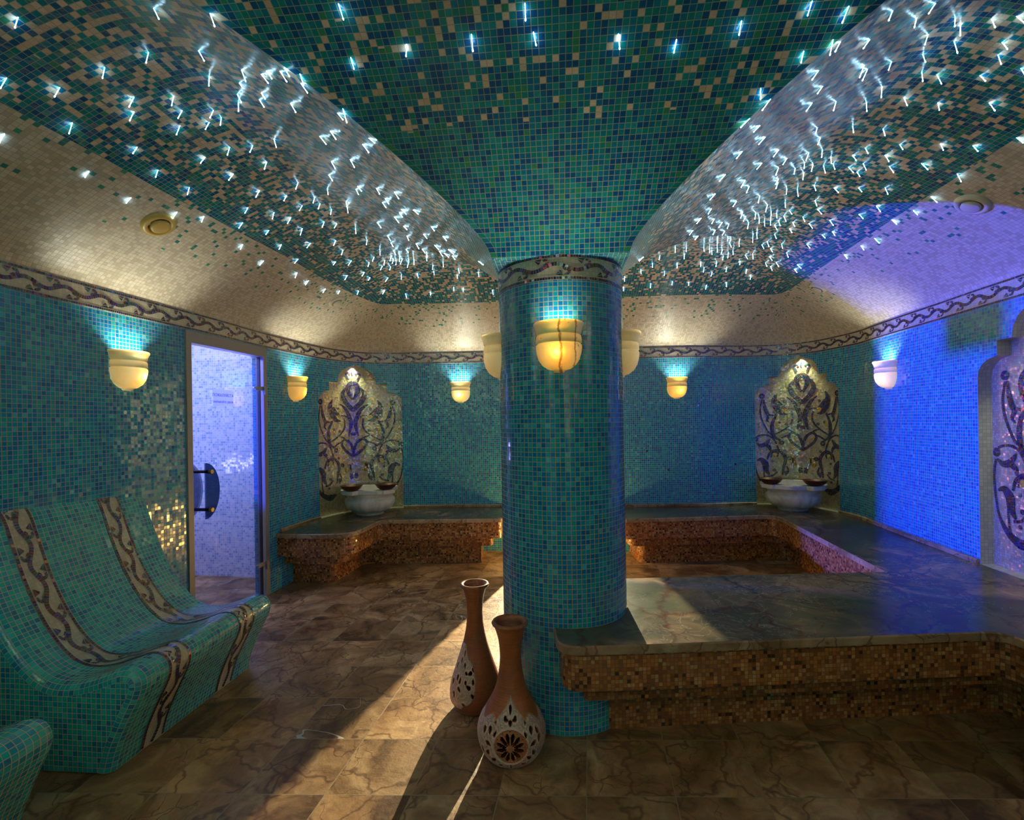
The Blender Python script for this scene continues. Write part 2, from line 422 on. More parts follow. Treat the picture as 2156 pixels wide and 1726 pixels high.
M['alabaster'] = alabaster('pale alabaster', .06, (1.0, .85, .45))
M['alabaster_amber'] = alabaster('amber lit alabaster', .10, (1.0, .62, .10))
M['steel'] = plain('brushed steel', (.42, .40, .38), .35, .8)
M['frame'] = plain('taupe aluminium', (.30, .27, .25), .45, .3)
M['chrome'] = plain('chrome', (.7, .72, .72), .15, 1)
M['brass'] = plain('aged brass', (.50, .33, .08), .3, 1, bumpk=.2)
M['copper'] = plain('dark copper', (.10, .035, .018), .45, .5, bumpk=.15, var=.3)
M['dark'] = plain('dark rubber', (.02, .018, .016), .6)
M['vent'] = plain('cream enamel', (.62, .55, .40), .4)
M['vent_yellow_lit'] = plain('enamel with painted yellow light', (.60, .40, .10), .4)  # yellow light falling on one valve, put into its enamel colour
def paper_mat():
    g = G('white paper'); p = g.principled((.50, .48, .56), .8); tr = g.n('BsdfTranslucent'); tr.inputs[0].default_value = (.42, .40, .50, 1)
    mx = g.n('MixShader'); mx.inputs[0].default_value = .6; g.t.links.new(p, mx.inputs[1]); g.t.links.new(tr.outputs[0], mx.inputs[2]); return g.done(mx.outputs[0])
M['paper'] = paper_mat()
M['ink'] = plain('black ink', (.05, .04, .10), .7)
M['terracotta'] = None
def glass_mat(name, tint, k=.08, rough=.03):
    g = G(name); t = g.n('BsdfTransparent'); g.put(t.inputs[0], tint); gl = g.n('BsdfGlossy'); gl.inputs['Roughness'].default_value = rough
    mx = g.n('MixShader'); lw = g.n('LayerWeight'); lw.inputs[0].default_value = .25
    g.put(mx.inputs[0], g.math('MULTIPLY_ADD', lw.outputs['Fresnel'], .5, k * .3)); g.t.links.new(t.outputs[0], mx.inputs[1]); g.t.links.new(gl.outputs[0], mx.inputs[2])
    return g.done(mx.outputs[0])
M['glass'] = glass_mat('clear door glass', (.93, .95, .98))
M['smoked'] = glass_mat('smoked glass', (.20, .24, .38), .2)
def emit(name, col, k):
    g = G(name); e = g.n('Emission'); g.put(e.inputs[0], col); e.inputs[1].default_value = k; return g.done(e.outputs[0])
M['fibre'] = emit('glowing fibre', (.42, .76, 1.0), 17)
M['fibre_tip'] = emit('glowing fibre tip', (.75, .92, 1.0), 70)
M['bulb'] = emit('lamp glow', (1, .97, .85), 12)

def clay():
    g = G('turned terracotta'); a = g.n('VertexColor'); a.layer_name = 'col'; o = g.obj(); P = g.sep(o)
    n, _ = g.noise(g.vm('MULTIPLY', o, (6, 6, 120)), 1.0, 4, .6); n2, _ = g.noise(o, 12, 4, .65)
    c = g.vm('SCALE', a.outputs[0], scale=g.math('MULTIPLY_ADD', n, .6, .7))
    c = g.vm('SCALE', c, scale=g.math('MULTIPLY_ADD', n2, .9, .55))
    return g.done(g.principled(c, .42, 0, g.bump(n, .35, .002), .45))
M['clay'] = clay()

# ------------------------------------------------------------------ room plan (traced once, metres)
K = 1.024
WP = [(-2.24, 2.25), (-2.215, 2.47), (-2.17, 2.75), (-2.125, 3.05), (-2.06, 3.42), (-1.992, 4.02), (-1.897, 4.533), (-1.782, 4.899), (-1.576, 5.187), (-1.305, 5.288), (-.997, 5.30), (-.318, 5.292),
      (.5, 5.21), (1.311, 5.145), (1.886, 5.13), (2.469, 5.163), (2.793, 5.10), (2.985, 4.884), (3.045, 4.42), (3.003, 4.15), (2.925, 3.726), (2.858, 3.326), (2.801, 3.011), (2.75, 2.678)]
WP = [(x * K, y * K) for x, y in WP]
FRY = -.95
left_front = (WP[0][0] - .150 * (WP[0][1] - FRY), FRY); right_front = (WP[-1][0] - .150 * (WP[-1][1] - FRY), FRY)
def lerp2(a, b, n): return [(a[0] + (b[0] - a[0]) * k / n, a[1] + (b[1] - a[1]) * k / n) for k in range(n)]
WPF = lerp2(left_front, WP[0], 9) + WP + lerp2(right_front, WP[-1], 9)[::-1]
PATH, PLEN = resample(catmull([(x, y, 0) for x, y in WPF], n=10), .02)
PATH = PATH[:, :2]; NP_ = len(PATH); SS = np.linspace(0, PLEN, NP_)
TAN = np.gradient(PATH, axis=0); TAN /= np.linalg.norm(TAN, axis=1)[:, None]
for _ in range(4):
    TAN[1:-1] = (TAN[:-2] + TAN[1:-1] * 2 + TAN[2:]) / 4; TAN /= np.linalg.norm(TAN, axis=1)[:, None]
NRM = np.stack([TAN[:, 1], -TAN[:, 0]], 1)     # into the room (path runs clockwise seen from above)
def W(s, z, o=0.0):
    s = min(max(s, 0), PLEN)
    x = np.interp(s, SS, PATH[:, 0]); y = np.interp(s, SS, PATH[:, 1]); nx = np.interp(s, SS, NRM[:, 0]); ny = np.interp(s, SS, NRM[:, 1])
    return Vector((x + nx * o, y + ny * o, z))
def Wang(s): nx = np.interp(s, SS, NRM[:, 0]); ny = np.interp(s, SS, NRM[:, 1]); return math.atan2(ny, nx)
def s_at_azimuth(px, z):
    """arc length of the wall point seen at an azimuth"""
    best = None
    for k in range(NP_):
        x, y = PATH[k]
        if y < .8: continue
        u = x / y * FPX; v = (z - EYE) / y * FPX
        X = 1078 + u * .99988 - v * .015707
        if best is None or abs(X - px) < best[0]: best = (abs(X - px), SS[k])
    return best[1]
def nearest_s(x, y):
    d = np.hypot(PATH[:, 0] - x, PATH[:, 1] - y); return SS[int(d.argmin())]

ZB = .48       # bench top
Z0, Z1 = 2.045, 2.165   # frieze
PC = Vector((.25, 2.517, 0)); PR = .307; YAW = math.radians(5)   # column

# ------------------------------------------------------------------ mosaic drawing in 2D
DARK = [(.010, .006, .09), (.03, .006, .12), (.05, .01, .07), (.01, .03, .10), (.005, .05, .06), (.012, .05, .03), (.08, .03, .008), (.09, .012, .010), (.012, .012, .03), (.006, .02, .05)]
def tcol(pal=DARK):
    c = random.choice(pal); k = random.uniform(.7, 1.5); return tuple(min(1, x * k + random.uniform(0, .006)) for x in c)
class Tess:
    def __init__(s): s.q = []
    def poly(s, pts, col=None): s.q.append(([tuple(p) for p in pts], col or tcol()))
    def ribbon(s, pts, width, seg=.013, gap=.0013, pal=DARK, closed=False, smooth=True, rows=None):
        """pts 2D, width constant or function of t"""
        P = [Vector((p[0], p[1], 0)) for p in pts]
        if smooth: P = catmull(P, n=10, closed=closed)
        Q, L = resample(P, .002); n = max(2, int(round(L / seg)))
        def at(t):
            x = t * (len(Q) - 1); i = min(int(x), len(Q) - 2); f = x - i; p = Q[i] * (1 - f) + Q[i+1] * f
            a = max(0, i - 2); b = min(len(Q) - 1, i + 3); d = Q[b] - Q[a]; d = d / (np.linalg.norm(d) + 1e-9)
            return p[:2], np.array([-d[1], d[0]])
        for i in range(n):
            t0 = i / n + gap / L / 2; t1 = (i + 1) / n - gap / L / 2
            w0 = width(t0) if callable(width) else width; w1 = width(t1) if callable(width) else width
            k = rows or max(1, int(round(max(w0, w1) / .0155)))
            p0, n0 = at(t0); p1, n1 = at(t1)
            for j in range(k):
                a = -.5 + j / k; b = -.5 + (j + 1) / k; ga = gap / max(w0, w1, .004) / 2
                a += ga if j else 0; b -= ga if j < k - 1 else 0
                s.poly([p0 + n0 * w0 * a, p1 + n1 * w1 * a, p1 + n1 * w1 * b, p0 + n0 * w0 * b], tcol(pal))
    def dot(s, c, r, pal=DARK, n=7):
        for k in range(n):
            a = 2*PI*k/n + .05; b = 2*PI*(k+1)/n - .05
            s.poly([(c[0] + r*.12*math.cos((a+b)/2), c[1] + r*.12*math.sin((a+b)/2)), (c[0]+r*math.cos(a), c[1]+r*math.sin(a)), (c[0]+r*math.cos(b), c[1]+r*math.sin(b))], tcol(pal))
    def emit(s, mb, f, mi=0):
        for pts, col in s.q:
            P = [f(x, y) for x, y in pts]
            mb.quad(P, mi, None, col)
def vine(L, H, period=.19, phase=0.0, rail=.0125, flip=1):
    """the running vine of the frieze: length L, height H, origin at its lower left"""
    T = Tess(); n = int(L / rail)
    for y in (0.001, H - rail - .001):
        for i in range(n):
            a = i * L / n; b = (i + 1) * L / n
            T.poly([(a + .0006, y), (b - .0006, y), (b - .0006, y + rail - .001), (a + .0006, y + rail - .001)])
    A = H * .125; mid = H / 2
    pts = [(x, mid + A * math.sin(2*PI*x/period + phase)) for x in np.arange(0, L + .001, .012)]
    T.ribbon(pts, H * .155, .0125, smooth=False)
    k0 = -1
    while True:
        for up in (1, -1):
            x = (k0 + (.50 if up > 0 else .0) + .25 - phase / (2*PI)) * period + period * .25
            cy = mid + up * (H * .5 - rail - H * .195); cx = x
            if .03 < cx < L - .04:
                r1 = H * .185; r0 = H * .05; m = 9
                for k in range(m):   # curled leaf: a fan of wedges
                    a = PI * (-.75 + 1.45 * k / m); b = PI * (-.75 + 1.45 * (k + .82) / m)
                    rr = r1 * (1.0 - .25 * k / m)
                    q = [(cx + r * math.cos(t) * 1.15, cy + up * r * math.sin(t)) for r, t in ((r0, a), (rr, a), (rr, b), (r0, b))]
                    T.poly(q)
                T.poly([(cx - r1 * 2.3, cy + up * r1 * .75), (cx - r1 * .9, cy + up * r1 * .25), (cx - r1 * .5, cy + up * r1 * .85)])
                T.poly([(cx - r1 * 2.2, cy - up * r1 * -.55), (cx - r1 * 1.3, cy - up * r1 * .35), (cx - r1 * .85, cy + up * r1 * .1)])
        k0 += 1
        if k0 * period > L: break
    return T

# ------------------------------------------------------------------ floor
mb = MB(); mb.quad([(-7, -1.5, 0), (4.5, -1.5, 0), (4.5, 8, 0), (-7, 8, 0)]); structure(mb.build('floor', M['floor']))

# ------------------------------------------------------------------ walls with openings
ARCH = [(-.46, 0), (-.46, 1.14), (-.452, 1.185), (-.425, 1.22), (-.385, 1.245), (-.31, 1.262), (-.31, 1.35), (-.205, 1.35), (-.203, 1.385), (-.19, 1.425), (-.165, 1.465), (-.125, 1.495), (-.08, 1.515), (-.035, 1.53), (0, 1.555)]
ARCH = ARCH + [(-x, z) for x, z in ARCH[-2::-1]]
sN1 = nearest_s(-1.60, 5.30); sN2 = nearest_s(2.90, 5.14)
sN1 = (s_at_azimuth(672, .6) + s_at_azimuth(849, .6)) / 2
sN2 = (s_at_azimuth(1592, .6) + s_at_azimuth(1770, .6)) / 2
wN1 = (s_at_azimuth(849, .6) - s_at_azimuth(672, .6)); wN2 = (s_at_azimuth(1770, .6) - s_at_azimuth(1592, .6))
sN3 = s_at_azimuth(2062, .6) + .46
NICHES = [(sN1, wN1 / .92), (sN2, wN2 / .92), (sN3, 1.0)]
print('NICHE', NICHES, PLEN)
def arch_poly(s0, k): return [(s0 + x * k, ZB + z) for x, z in ARCH]
sD0, sD1 = s_at_azimuth(392, 1.2), s_at_azimuth(560, 1.2); ZD = 2.035
sE0, sE1 = nearest_s(.28, 5.36), nearest_s(.755, 5.33)
def inside(p, poly):
    x, y = p; c = False; n = len(poly)
    for i in range(n):
        x1, y1 = poly[i]; x2, y2 = poly[i-1]
        if (y1 > y) != (y2 > y) and x < (x2 - x1) * (y - y1) / (y2 - y1) + x1: c = not c
    return c
def dens(poly, step=.04):
    out = []
    for i, p in enumerate(poly):
        q = poly[(i + 1) % len(poly)]; d = math.hypot(q[0]-p[0], q[1]-p[1]); n = max(1, int(d / step))
        out += [(p[0] + (q[0]-p[0]) * k / n, p[1] + (q[1]-p[1]) * k / n) for k in range(n)]
    return out
def cdt(outer, holes, step=.05):
    V = []; E = []
    for loop in [outer] + holes:
        L = dens(loop, step); b = len(V); V += L; E += [(b + i, b + (i + 1) % len(L)) for i in range(len(L))]
    xs = [p[0] for p in outer]; ys = [p[1] for p in outer]
    for x in np.arange(min(xs) + step, max(xs) - step * .4, step):
        for y in np.arange(min(ys) + .2, max(ys) - .1, .25):
            if inside((x, y), outer) and not any(inside((x, y), h) for h in holes): V.append((float(x), float(y)))
    r = delaunay_2d_cdt([Vector(v) for v in V], E, [], 0, 1e-5)
    F = []
    for f in r[2]:
        c = (sum(r[0][i].x for i in f) / 3, sum(r[0][i].y for i in f) / 3)
        if inside(c, outer) and not any(inside(c, h) for h in holes): F.append(f)
    return r[0], F
def surf(outer, holes, o, mb, mi=0, step=.05, f=None):
    V, F = cdt(outer, holes, step); b = len(mb.v)
    for v in V: mb.add((f or W)(v.x, v.y, o))
    for t in F:
        t = list(t); a, c, d = V[t[0]], V[t[1]], V[t[2]]
        if (c.x-a.x)*(d.y-a.y) - (c.y-a.y)*(d.x-a.x) < 0: t.reverse(); 
        t.reverse() if False else None
        mb.face([b + i for i in t], mi, [(V[i].x, V[i].y) for i in t])
def reveal(mb, poly, depth, mi, closed=True):
    P = dens(poly, .04); n = len(P); acc = 0
    for i in range(n if closed else n - 1):
        p = P[i]; q = P[(i + 1) % n]; d = math.hypot(q[0]-p[0], q[1]-p[1])
        mb.face([mb.add(W(*p, 0)), mb.add(W(*q, 0)), mb.add(W(*q, -depth)), mb.add(W(*p, -depth))], mi, [(acc, 0), (acc + d, 0), (acc + d, depth), (acc, depth)], None, False); acc += d
def rect(a, b, c, d): return [(a, c), (b, c), (b, d), (a, d)]
sA = (sN1 - wN1 / 2) - .12; sB = (s_at_azimuth(1800, 1.4))
ZT = Z1
mb = MB(); surf(rect(0, sA, 0, ZT), [rect(sD0, sD1, 0.0005, ZD)], 0, mb); reveal(mb, rect(sD0, sD1, 0.0005, ZD), .12, 0); structure(mb.build('wall_left', [M['wall_tile'], M['cream_tile']]))
mb = MB(); surf(rect(sA, sB, 0, ZT), [arch_poly(*NICHES[0]), arch_poly(*NICHES[1]), rect(sE0, sE1, .0005, 1.95)], 0, mb)
for k in (0, 1): reveal(mb, arch_poly(*NICHES[k]), .075, 1)
reveal(mb, rect(sE0, sE1, .0005, 1.95), .15, 1)
structure(mb.build('wall_back', [M['wall_tile'], M['cream_tile']]))
mb = MB(); surf(rect(sB, PLEN, 0, ZT), [arch_poly(*NICHES[2])], 0, mb); reveal(mb, arch_poly(*NICHES[2]), .075, 1)
structure(mb.build('wall_right', [M['wall_tile'], M['cream_tile']]))
mb = MB(); a, b = left_front, right_front; L = b[0] - a[0]
mb.quad([(a[0], FRY, 0), (a[0], FRY, ZT), (b[0], FRY, ZT), (b[0], FRY, 0)], 0, [(0, 0), (0, ZT), (L, ZT), (L, 0)]); structure(mb.build('wall_front', M['wall_tile']))

# frieze band running round the room
mb = MB(); step = .04; ks = np.arange(0, PLEN, step).tolist() + [PLEN]
OFF = .004
mb.grid([[W(s, z, OFF) for z in (Z0, Z1)] for s in ks], lambda i, j: (ks[min(i, len(ks)-1)], (Z0, Z1)[j]), 0)
mb.grid([[W(s, Z0, o) for o in (0, OFF)] for s in ks], None, 0, flip=True)
sv0 = 1.2; sv1 = PLEN - 1.2
vine(sv1 - sv0, Z1 - Z0).emit(mb, lambda x, y: W(sv0 + x, Z0 + y, OFF + .002), 1)
structure(mb.build('trim_1', [M['frieze'], M['tess']]))

# ------------------------------------------------------------------ vaulted ceiling around the column
POLY = np.vstack([PATH, [[right_front[0], FRY]], [[left_front[0], FRY]]])
SEG_A = POLY; SEG_B = np.roll(POLY, -1, axis=0)
def dwall(x, y):
    d = SEG_B - SEG_A; p = np.array([x, y]) - SEG_A
    t = np.clip((p * d).sum(1) / ((d * d).sum(1) + 1e-12), 0, 1)
    q = p - d * t[:, None]; r = np.hypot(q[:, 0], q[:, 1]); i = int(r.argmin())
    return float(r[i]), (float(SS[i] + t[i] * .02) if i < NP_ - 1 else (PLEN + 1 + t[i] * 5 if i < NP_ else 30.0))
def gmix(t, k):
    t = min(max(t, 0), 1); return (1 - k) * math.sin(PI/2 * t) + k * math.sqrt(max(0, 1 - (1 - t) ** 2))
ZC0 = 2.135; ZCR = 2.79
def zfield(a, b, dw):
    s = max(abs(a), abs(b)); zp = ZC0 + (ZCR - ZC0) * gmix((s - PR) / 1.35, .35)
    zw = Z1 + (ZCR - Z1) * gmix(dw / 1.45, .25); k = .05
    h = max(k - abs(zp - zw), 0) / k
    return min(zp, zw) - h * h * k * .25
cy, sy = math.cos(YAW), math.sin(YAW)
E1 = np.array([cy, -sy]); E2 = np.array([sy, cy])      # column axes: right, away
def to_xy(a, b): return PC.x + a * E1[0] + b * E2[0], PC.y + a * E1[1] + b * E2[1]
def ceil_z(x, y):
    dx, dy = x - PC.x, y - PC.y; a = dx * E1[0] + dy * E1[1]; b = dx * E2[0] + dy * E2[1]
    dw, _ = dwall(x, y); return zfield(a, b, dw)
from mathutils.geometry import intersect_line_line_2d
def ray_wall(ox, oy, dx, dy):
    d = SEG_B - SEG_A; den = dx * d[:, 1] - dy * d[:, 0]
    with np.errstate(all='ignore'):
        t = ((SEG_A[:, 0] - ox) * d[:, 1] - (SEG_A[:, 1] - oy) * d[:, 0]) / den
        u = ((SEG_A[:, 0] - ox) * dy - (SEG_A[:, 1] - oy) * dx) / den
    ok = (t > 0) & (u >= -1e-6) & (u <= 1 + 1e-6); return float(t[ok].min())
def build_ceiling():
    V = []; F = []; A = []; B = []; Cc = []; D = []
    NPp, NT = 56, 96
    # arclength of the wall cove profile
    dws = np.linspace(0, 1.4, 300); zz = np.array([Z1 + (ZCR - Z1) * gmix(d / 1.45, .25) for d in dws]); al = np.r_[0, np.cumsum(np.hypot(np.diff(dws), np.diff(zz)))]
    a62 = np.interp(.57, dws, al)
    ss_ = np.linspace(PR, 4, 800); zp = np.array([ZC0 + (ZCR - ZC0) * gmix((s - PR) / 1.35, .35) for s in ss_]); bl = np.r_[0, np.cumsum(np.hypot(np.diff(ss_), np.diff(zp)))]
    for sec, (er, et) in enumerate((((0, -1), (1, 0)), ((1, 0), (0, 1)), ((0, 1), (-1, 0)), ((-1, 0), (0, -1)))):
        base = len(V)
        for i in range(NPp + 1):
            p = -1 + 2 * i / NPp
            da = er[0] + p * et[0]; db = er[1] + p * et[1]
            dx = da * E1[0] + db * E2[0]; dy = da * E1[1] + db * E2[1]
            smax = ray_wall(PC.x, PC.y, dx, dy)
            for j in range(NT + 1):
                t = j / NT; t = t * .55 + .45 * (.5 - .5 * math.cos(PI * t)); s = PR + (smax - PR) * t
                a, b = s * da, s * db; x, y = to_xy(a, b); dw, sw = dwall(x, y)
                if j == NT: dw = 0
                V.append((x, y, zfield(a, b, dw)))
                A.append((s * p + sec * 11 * .0217 * 3, float(np.interp(s, ss_, bl)))); B.append((sw, float(np.interp(dw, dws, al)) - a62 + 20 * .0217)); Cc.append(((1 - abs(p)) * s * .7071 * 1.0, dw)); D.append((s, sec))
        for i in range(NPp):
            for j in range(NT):
                q = [base + i * (NT+1) + j, base + (i+1) * (NT+1) + j, base + (i+1) * (NT+1) + j + 1, base + i * (NT+1) + j + 1]
                F.append(q)
    # soffit between the round column head and the square springing of the vault
    n = 24
    for sec, (er, et) in enumerate((((0, -1), (1, 0)), ((1, 0), (0, 1)), ((0, 1), (-1, 0)), ((-1, 0), (0, -1)))):
        base = len(V)
        for i in range(n + 1):
            p = -1 + 2 * i / n; da = er[0] + p * et[0]; db = er[1] + p * et[1]; L = math.hypot(da, db)
            for s in (1 / L, 1.0):
                a, b = PR * s * da, PR * s * db; x, y = to_xy(a, b); V.append((x, y, ZC0))
                A.append((s * PR * p + 1, PR * s + .4)); B.append((0, 0)); Cc.append((.5, 2)); D.append((.4, sec))
        for i in range(n): F.append([base + 2*i, base + 2*i + 2, base + 2*i + 3, base + 2*i + 1])
    me = bpy.data.meshes.new('ceiling'); me.from_pydata(V, [], F); me.materials.append(M['ceiling'])
    idx = np.zeros(len(me.loops), np.int32); me.loops.foreach_get('vertex_index', idx)
    for nm, arr in (('A', A), ('B', B), ('C', Cc), ('D', D)):
        ul = me.uv_layers.new(name=nm); ul.data.foreach_set('uv', np.array(arr, np.float32)[idx].ravel())
    me.polygons.foreach_set('use_smooth', [True] * len(F)); me.update()
    o = bpy.data.objects.new('ceiling', me); C.objects.link(o); structure(o); return o
build_ceiling()
def see_ceiling(px, py):
    """where the line of sight of a point noted on the photograph meets the vault"""
    dx = px - 1078; dy = 887 - py; u = (dx * .99988 + dy * .015707) / FPX; v = (-dx * .015707 + dy * .99988) / FPX
    last = None; Y = .3
    while Y < 5.5:
        x, y, z = u * Y, Y, EYE + v * Y
        dw, sw = dwall(x, y)
        if z > 2.0 and inside((x, y), [tuple(q) for q in POLY[::8]]):
            if z >= ceil_z(x, y): return x, y, ceil_z(x, y)
        if z > 3: return None
        Y += .01
    return None
def ceil_n(x, y):
    e = .01; gx = (ceil_z(x+e, y) - ceil_z(x-e, y)) / (2*e); gy = (ceil_z(x, y+e) - ceil_z(x, y-e)) / (2*e)
    return Vector((gx, gy, -1)).normalized()

# ------------------------------------------------------------------ column
col = thing('mosaic_column', 'round column clad in teal mosaic with a vine frieze below the vault', 'column', (PC.x, PC.y, 0))
def cyl_grid(mb, r, z0, z1, mi, n=96, rows=12):
    ks = [2*PI*i/n for i in range(n + 1)]; zs = [z0 + (z1 - z0) * j / rows for j in range(rows + 1)]
    mb.grid([[(r * math.cos(a), r * math.sin(a), z) for z in zs] for a in ks], lambda i, j: (ks[i] * PR / 1.0 * (89 * .0217 / (2*PI*PR)), zs[j]), mi)
mb = MB(); cyl_grid(mb, PR, 0, 2.03, 0); mb.build('shaft', M['pillar_tile'], col)
mb = MB(); cyl_grid(mb, PR + .002, 2.025, 2.14, 0)
Lc = 2 * PI * PR
vine(Lc, .112, Lc / 10).emit(mb, lambda x, y: ((PR + .0035) * math.cos(x / PR), (PR + .0035) * math.sin(x / PR), 2.026 + y), 1)
mb.build('vine_frieze', [M['frieze'], M['tess']], col)

# ------------------------------------------------------------------ benches
def fillet(pts, n=8):
    """pts: (x, y, r)"""
    out = []; m = len(pts)
    for i, (x, y, r) in enumerate(pts):
        if r <= 0: out.append((x, y)); continue
        p = Vector((x, y)); a = Vector(pts[i-1][:2]); b = Vector(pts[(i+1) % m][:2])
        u = (a - p).normalized(); v = (b - p).normalized(); r = min(r, (a-p).length * .49, (b-p).length * .49)
        s, e = p + u * r, p + v * r
        for k in range(n + 1):
            t = k / n; q = s * (1-t)**2 + p * 2*t*(1-t) + e * t*t; out.append((q.x, q.y))
    return out
def wallpts(sa, sb, o=.001, step=.05):
    n = max(2, int(abs(sb - sa) / step)); return [tuple(W(sa + (sb - sa) * k / n, 0, o)[:2]) for k in range(n + 1)]
def w_at_y(y, side):   # arc length on the side walls at a given y
    ks = [k for k in range(NP_) if (PATH[k, 0] < 0) == (side < 0)]
    return SS[min(ks, key=lambda k: abs(PATH[k, 1] - y) + (0 if abs(PATH[k, 0]) > 1.5 else 9))]
def w_at_x(x):
    ks = [k for k in range(NP_) if PATH[k, 1] > 4.5]; return SS[min(ks, key=lambda k: abs(PATH[k, 0] - x))]
def left_poly(off):
    s0 = w_at_y(4.235 + off, -1); s1 = w_at_x(-.09 - off * 1.0); a = W(s0, 0, .001); b = W(s1, 0, .001)
    free = [(b.x, b.y, 0), (-.09 - off, 4.90 + off * .2, .07), (-.10 - off, 4.735 + off, .12), (-1.265 - off, 4.75 + off, .07), (-1.355 - off, 4.16 + off, .22), (a.x + .16, 4.195 + off, .08), (a.x, a.y, 0)]
    return fillet(free)[:-1] + wallpts(s0, s1)[:-1]
def right_poly(off):
    s0 = w_at_x(.99 + off); a = W(s0, 0, .001)
    circ = lambda x: PC.y - math.sqrt(max(0, (PR + .002)**2 - (x - PC.x)**2))
    yb = 2.885 - off; xe = .30
    pts = fillet([(a.x, a.y, 0), (.99 + off, 4.62 + off, .10), (2.475 + off, 4.705 + off, .16), (2.185 + off, 2.945 - off, .02), (xe if yb > PC.y + PR else .5, yb, 0)])
    # round the column
    th0 = math.pi/2 * .88 if yb > PC.y + PR else math.asin(min(1, (yb - PC.y) / PR))
    xn = .172 + off * 1.05; th1 = math.atan2(circ(xn) - PC.y, xn - PC.x)
    pts = pts[:-1]; pts.append((PC.x + (PR + .002) * math.cos(th0), max(yb, PC.y + (PR + .002) * math.sin(th0)) if yb > PC.y + PR else yb))
    n = 20
    for k in range(n + 1):
        t = th0 + (th1 - th0) * k / n; pts.append((PC.x + (PR + .002) * math.cos(t), PC.y + (PR + .002) * math.sin(t)))
    yf = 2.025 + off
    rn = max(.015, .12 - off * .7)
    ncorner = [(xn, circ(xn), 0), (xn, yf + .0, rn), (xn + .25, yf + .008, 0)]
    if circ(xn) - yf > .02: pts += fillet(ncorner)[1:-1]
    yh = yf + .055 + (1.95 + off - .5) * .012
    pts += fillet([(.55, yf + .01, 0), (2.075 + off, yh + .012, .10), (1.64 + off, FRY + .001, 0)])[:]
    e = wallpts(PLEN, s0)
    return pts + e[:-1]
def extr(name, poly, z0, z1, mats, parent, top_mi=0, side_mi=0, bev=0.0):
    mb = MB(); n = len(poly)
    P = [tuple(p) for p in poly]
    if bev:   # a softly rounded arris
        Q = []
        for i, p in enumerate(P):
            a = Vector(P[i-1]); b = Vector(P[(i+1) % n]); d = (b - a); d = d.normalized() if d.length > 1e-7 else Vector((1, 0)); nn = Vector((-d.y, d.x)); Q.append((p[0] + nn.x * bev, p[1] + nn.y * bev))
        ar = sum(P[i-1][0]*P[i][1] - P[i][0]*P[i-1][1] for i in range(n))
        if ar < 0: Q = [(2*p[0]-q[0], 2*p[1]-q[1]) for p, q in zip(P, Q)]
    else: Q = P
    acc = 0
    for i in range(n):
        p, q = P[i], P[(i+1) % n]; d = math.hypot(p[0]-q[0], p[1]-q[1])
        zt = z1 - bev
        mb.face([mb.add((*p, z0)), mb.add((*q, z0)), mb.add((*q, zt)), mb.add((*p, zt))], side_mi, [(acc, z0), (acc+d, z0), (acc+d, zt), (acc, zt)], None, False)
        if bev: mb.face([mb.add((*p, zt)), mb.add((*q, zt)), mb.add((*Q[(i+1) % n], z1)), mb.add((*Q[i], z1))], side_mi, [(acc, z0), (acc+d, z0), (acc+d, zt), (acc, zt)], None, False)
        acc += d
    V = [Vector(p) for p in Q]
    r = delaunay_2d_cdt(V, [(i, (i+1) % n) for i in range(n)], [], 0, 1e-6)
    vt = [mb.add((v.x, v.y, z1)) for v in r[0]]; vb = [mb.add((v.x, v.y, z0)) for v in r[0]]
    for f in r[2]:
        c = (sum(r[0][i].x for i in f)/3, sum(r[0][i].y for i in f)/3)
        if inside(c, Q):
            uv = [(r[0][i].x, r[0][i].y) for i in f]
            a, b, d = r[0][f[0]], r[0][f[1]], r[0][f[2]]
            ccw = (b.x-a.x)*(d.y-a.y) - (b.y-a.y)*(d.x-a.x) > 0
            ft = list(f) if ccw else list(f)[::-1]; ut = uv if ccw else uv[::-1]
            mb.face([vt[i] for i in ft], top_mi, ut, None, False); mb.face([vb[i] for i in ft[::-1]], side_mi, ut[::-1], None, False)
    return mb.build(name, mats, parent)
def bench(root, pf):
    extr('marble_slab', pf(0), ZB - .036, ZB, [M['slab'], M['edge']], root, 0, 1, .006)
    extr('apron', pf(.022), .285, ZB - .036, M['brown_tile'], root)
    extr('lower_apron', pf(.115), .195, .285, M['brown_tile'], root)
    extr('base', pf(.235), .0, .195, M['brown_tile'], root)
bl = thing('marble_bench', 'stepped bench with amber mosaic aprons and forest marble top beside the glass door corner', 'bench')
bench(bl, left_poly)
br = thing('marble_bench', 'long U-shaped marble bench meeting the column, amber mosaic aprons below', 'bench')
bench(br, right_poly)

# marble skirting where the bench meets the wall
def skirting(name, sa, sb):
    mb = MB(); n = max(2, int((sb - sa) / .05)); ks = [sa + (sb - sa) * k / n for k in range(n + 1)]
    sec = [(0.0, ZB), (.022, ZB), (.022, ZB + .020), (.014, ZB + .028), (0.0, ZB + .028)]
    mb.grid([[W(s, z, o) for o, z in sec] for s in ks], None, 0, False)
    for s in (sa, sb): mb.face([mb.add(W(s, z, o)) for o, z in sec], 0, None, None, False)
    structure(mb.build(name, M['edge']))
nl = [(s - .46 * k, s + .46 * k) for s, k in NICHES]
skirting('baseboard_left', w_at_y(4.30, -1), nl[0][0] - .005)
skirting('baseboard_back', nl[0][1] + .005, w_at_x(-.10))
skirting('baseboard_back', w_at_x(1.02), nl[1][0] - .005)
skirting('baseboard_right', nl[1][1] + .005, nl[2][0] - .005)
skirting('baseboard_right', nl[2][1] + .005, PLEN - .02)

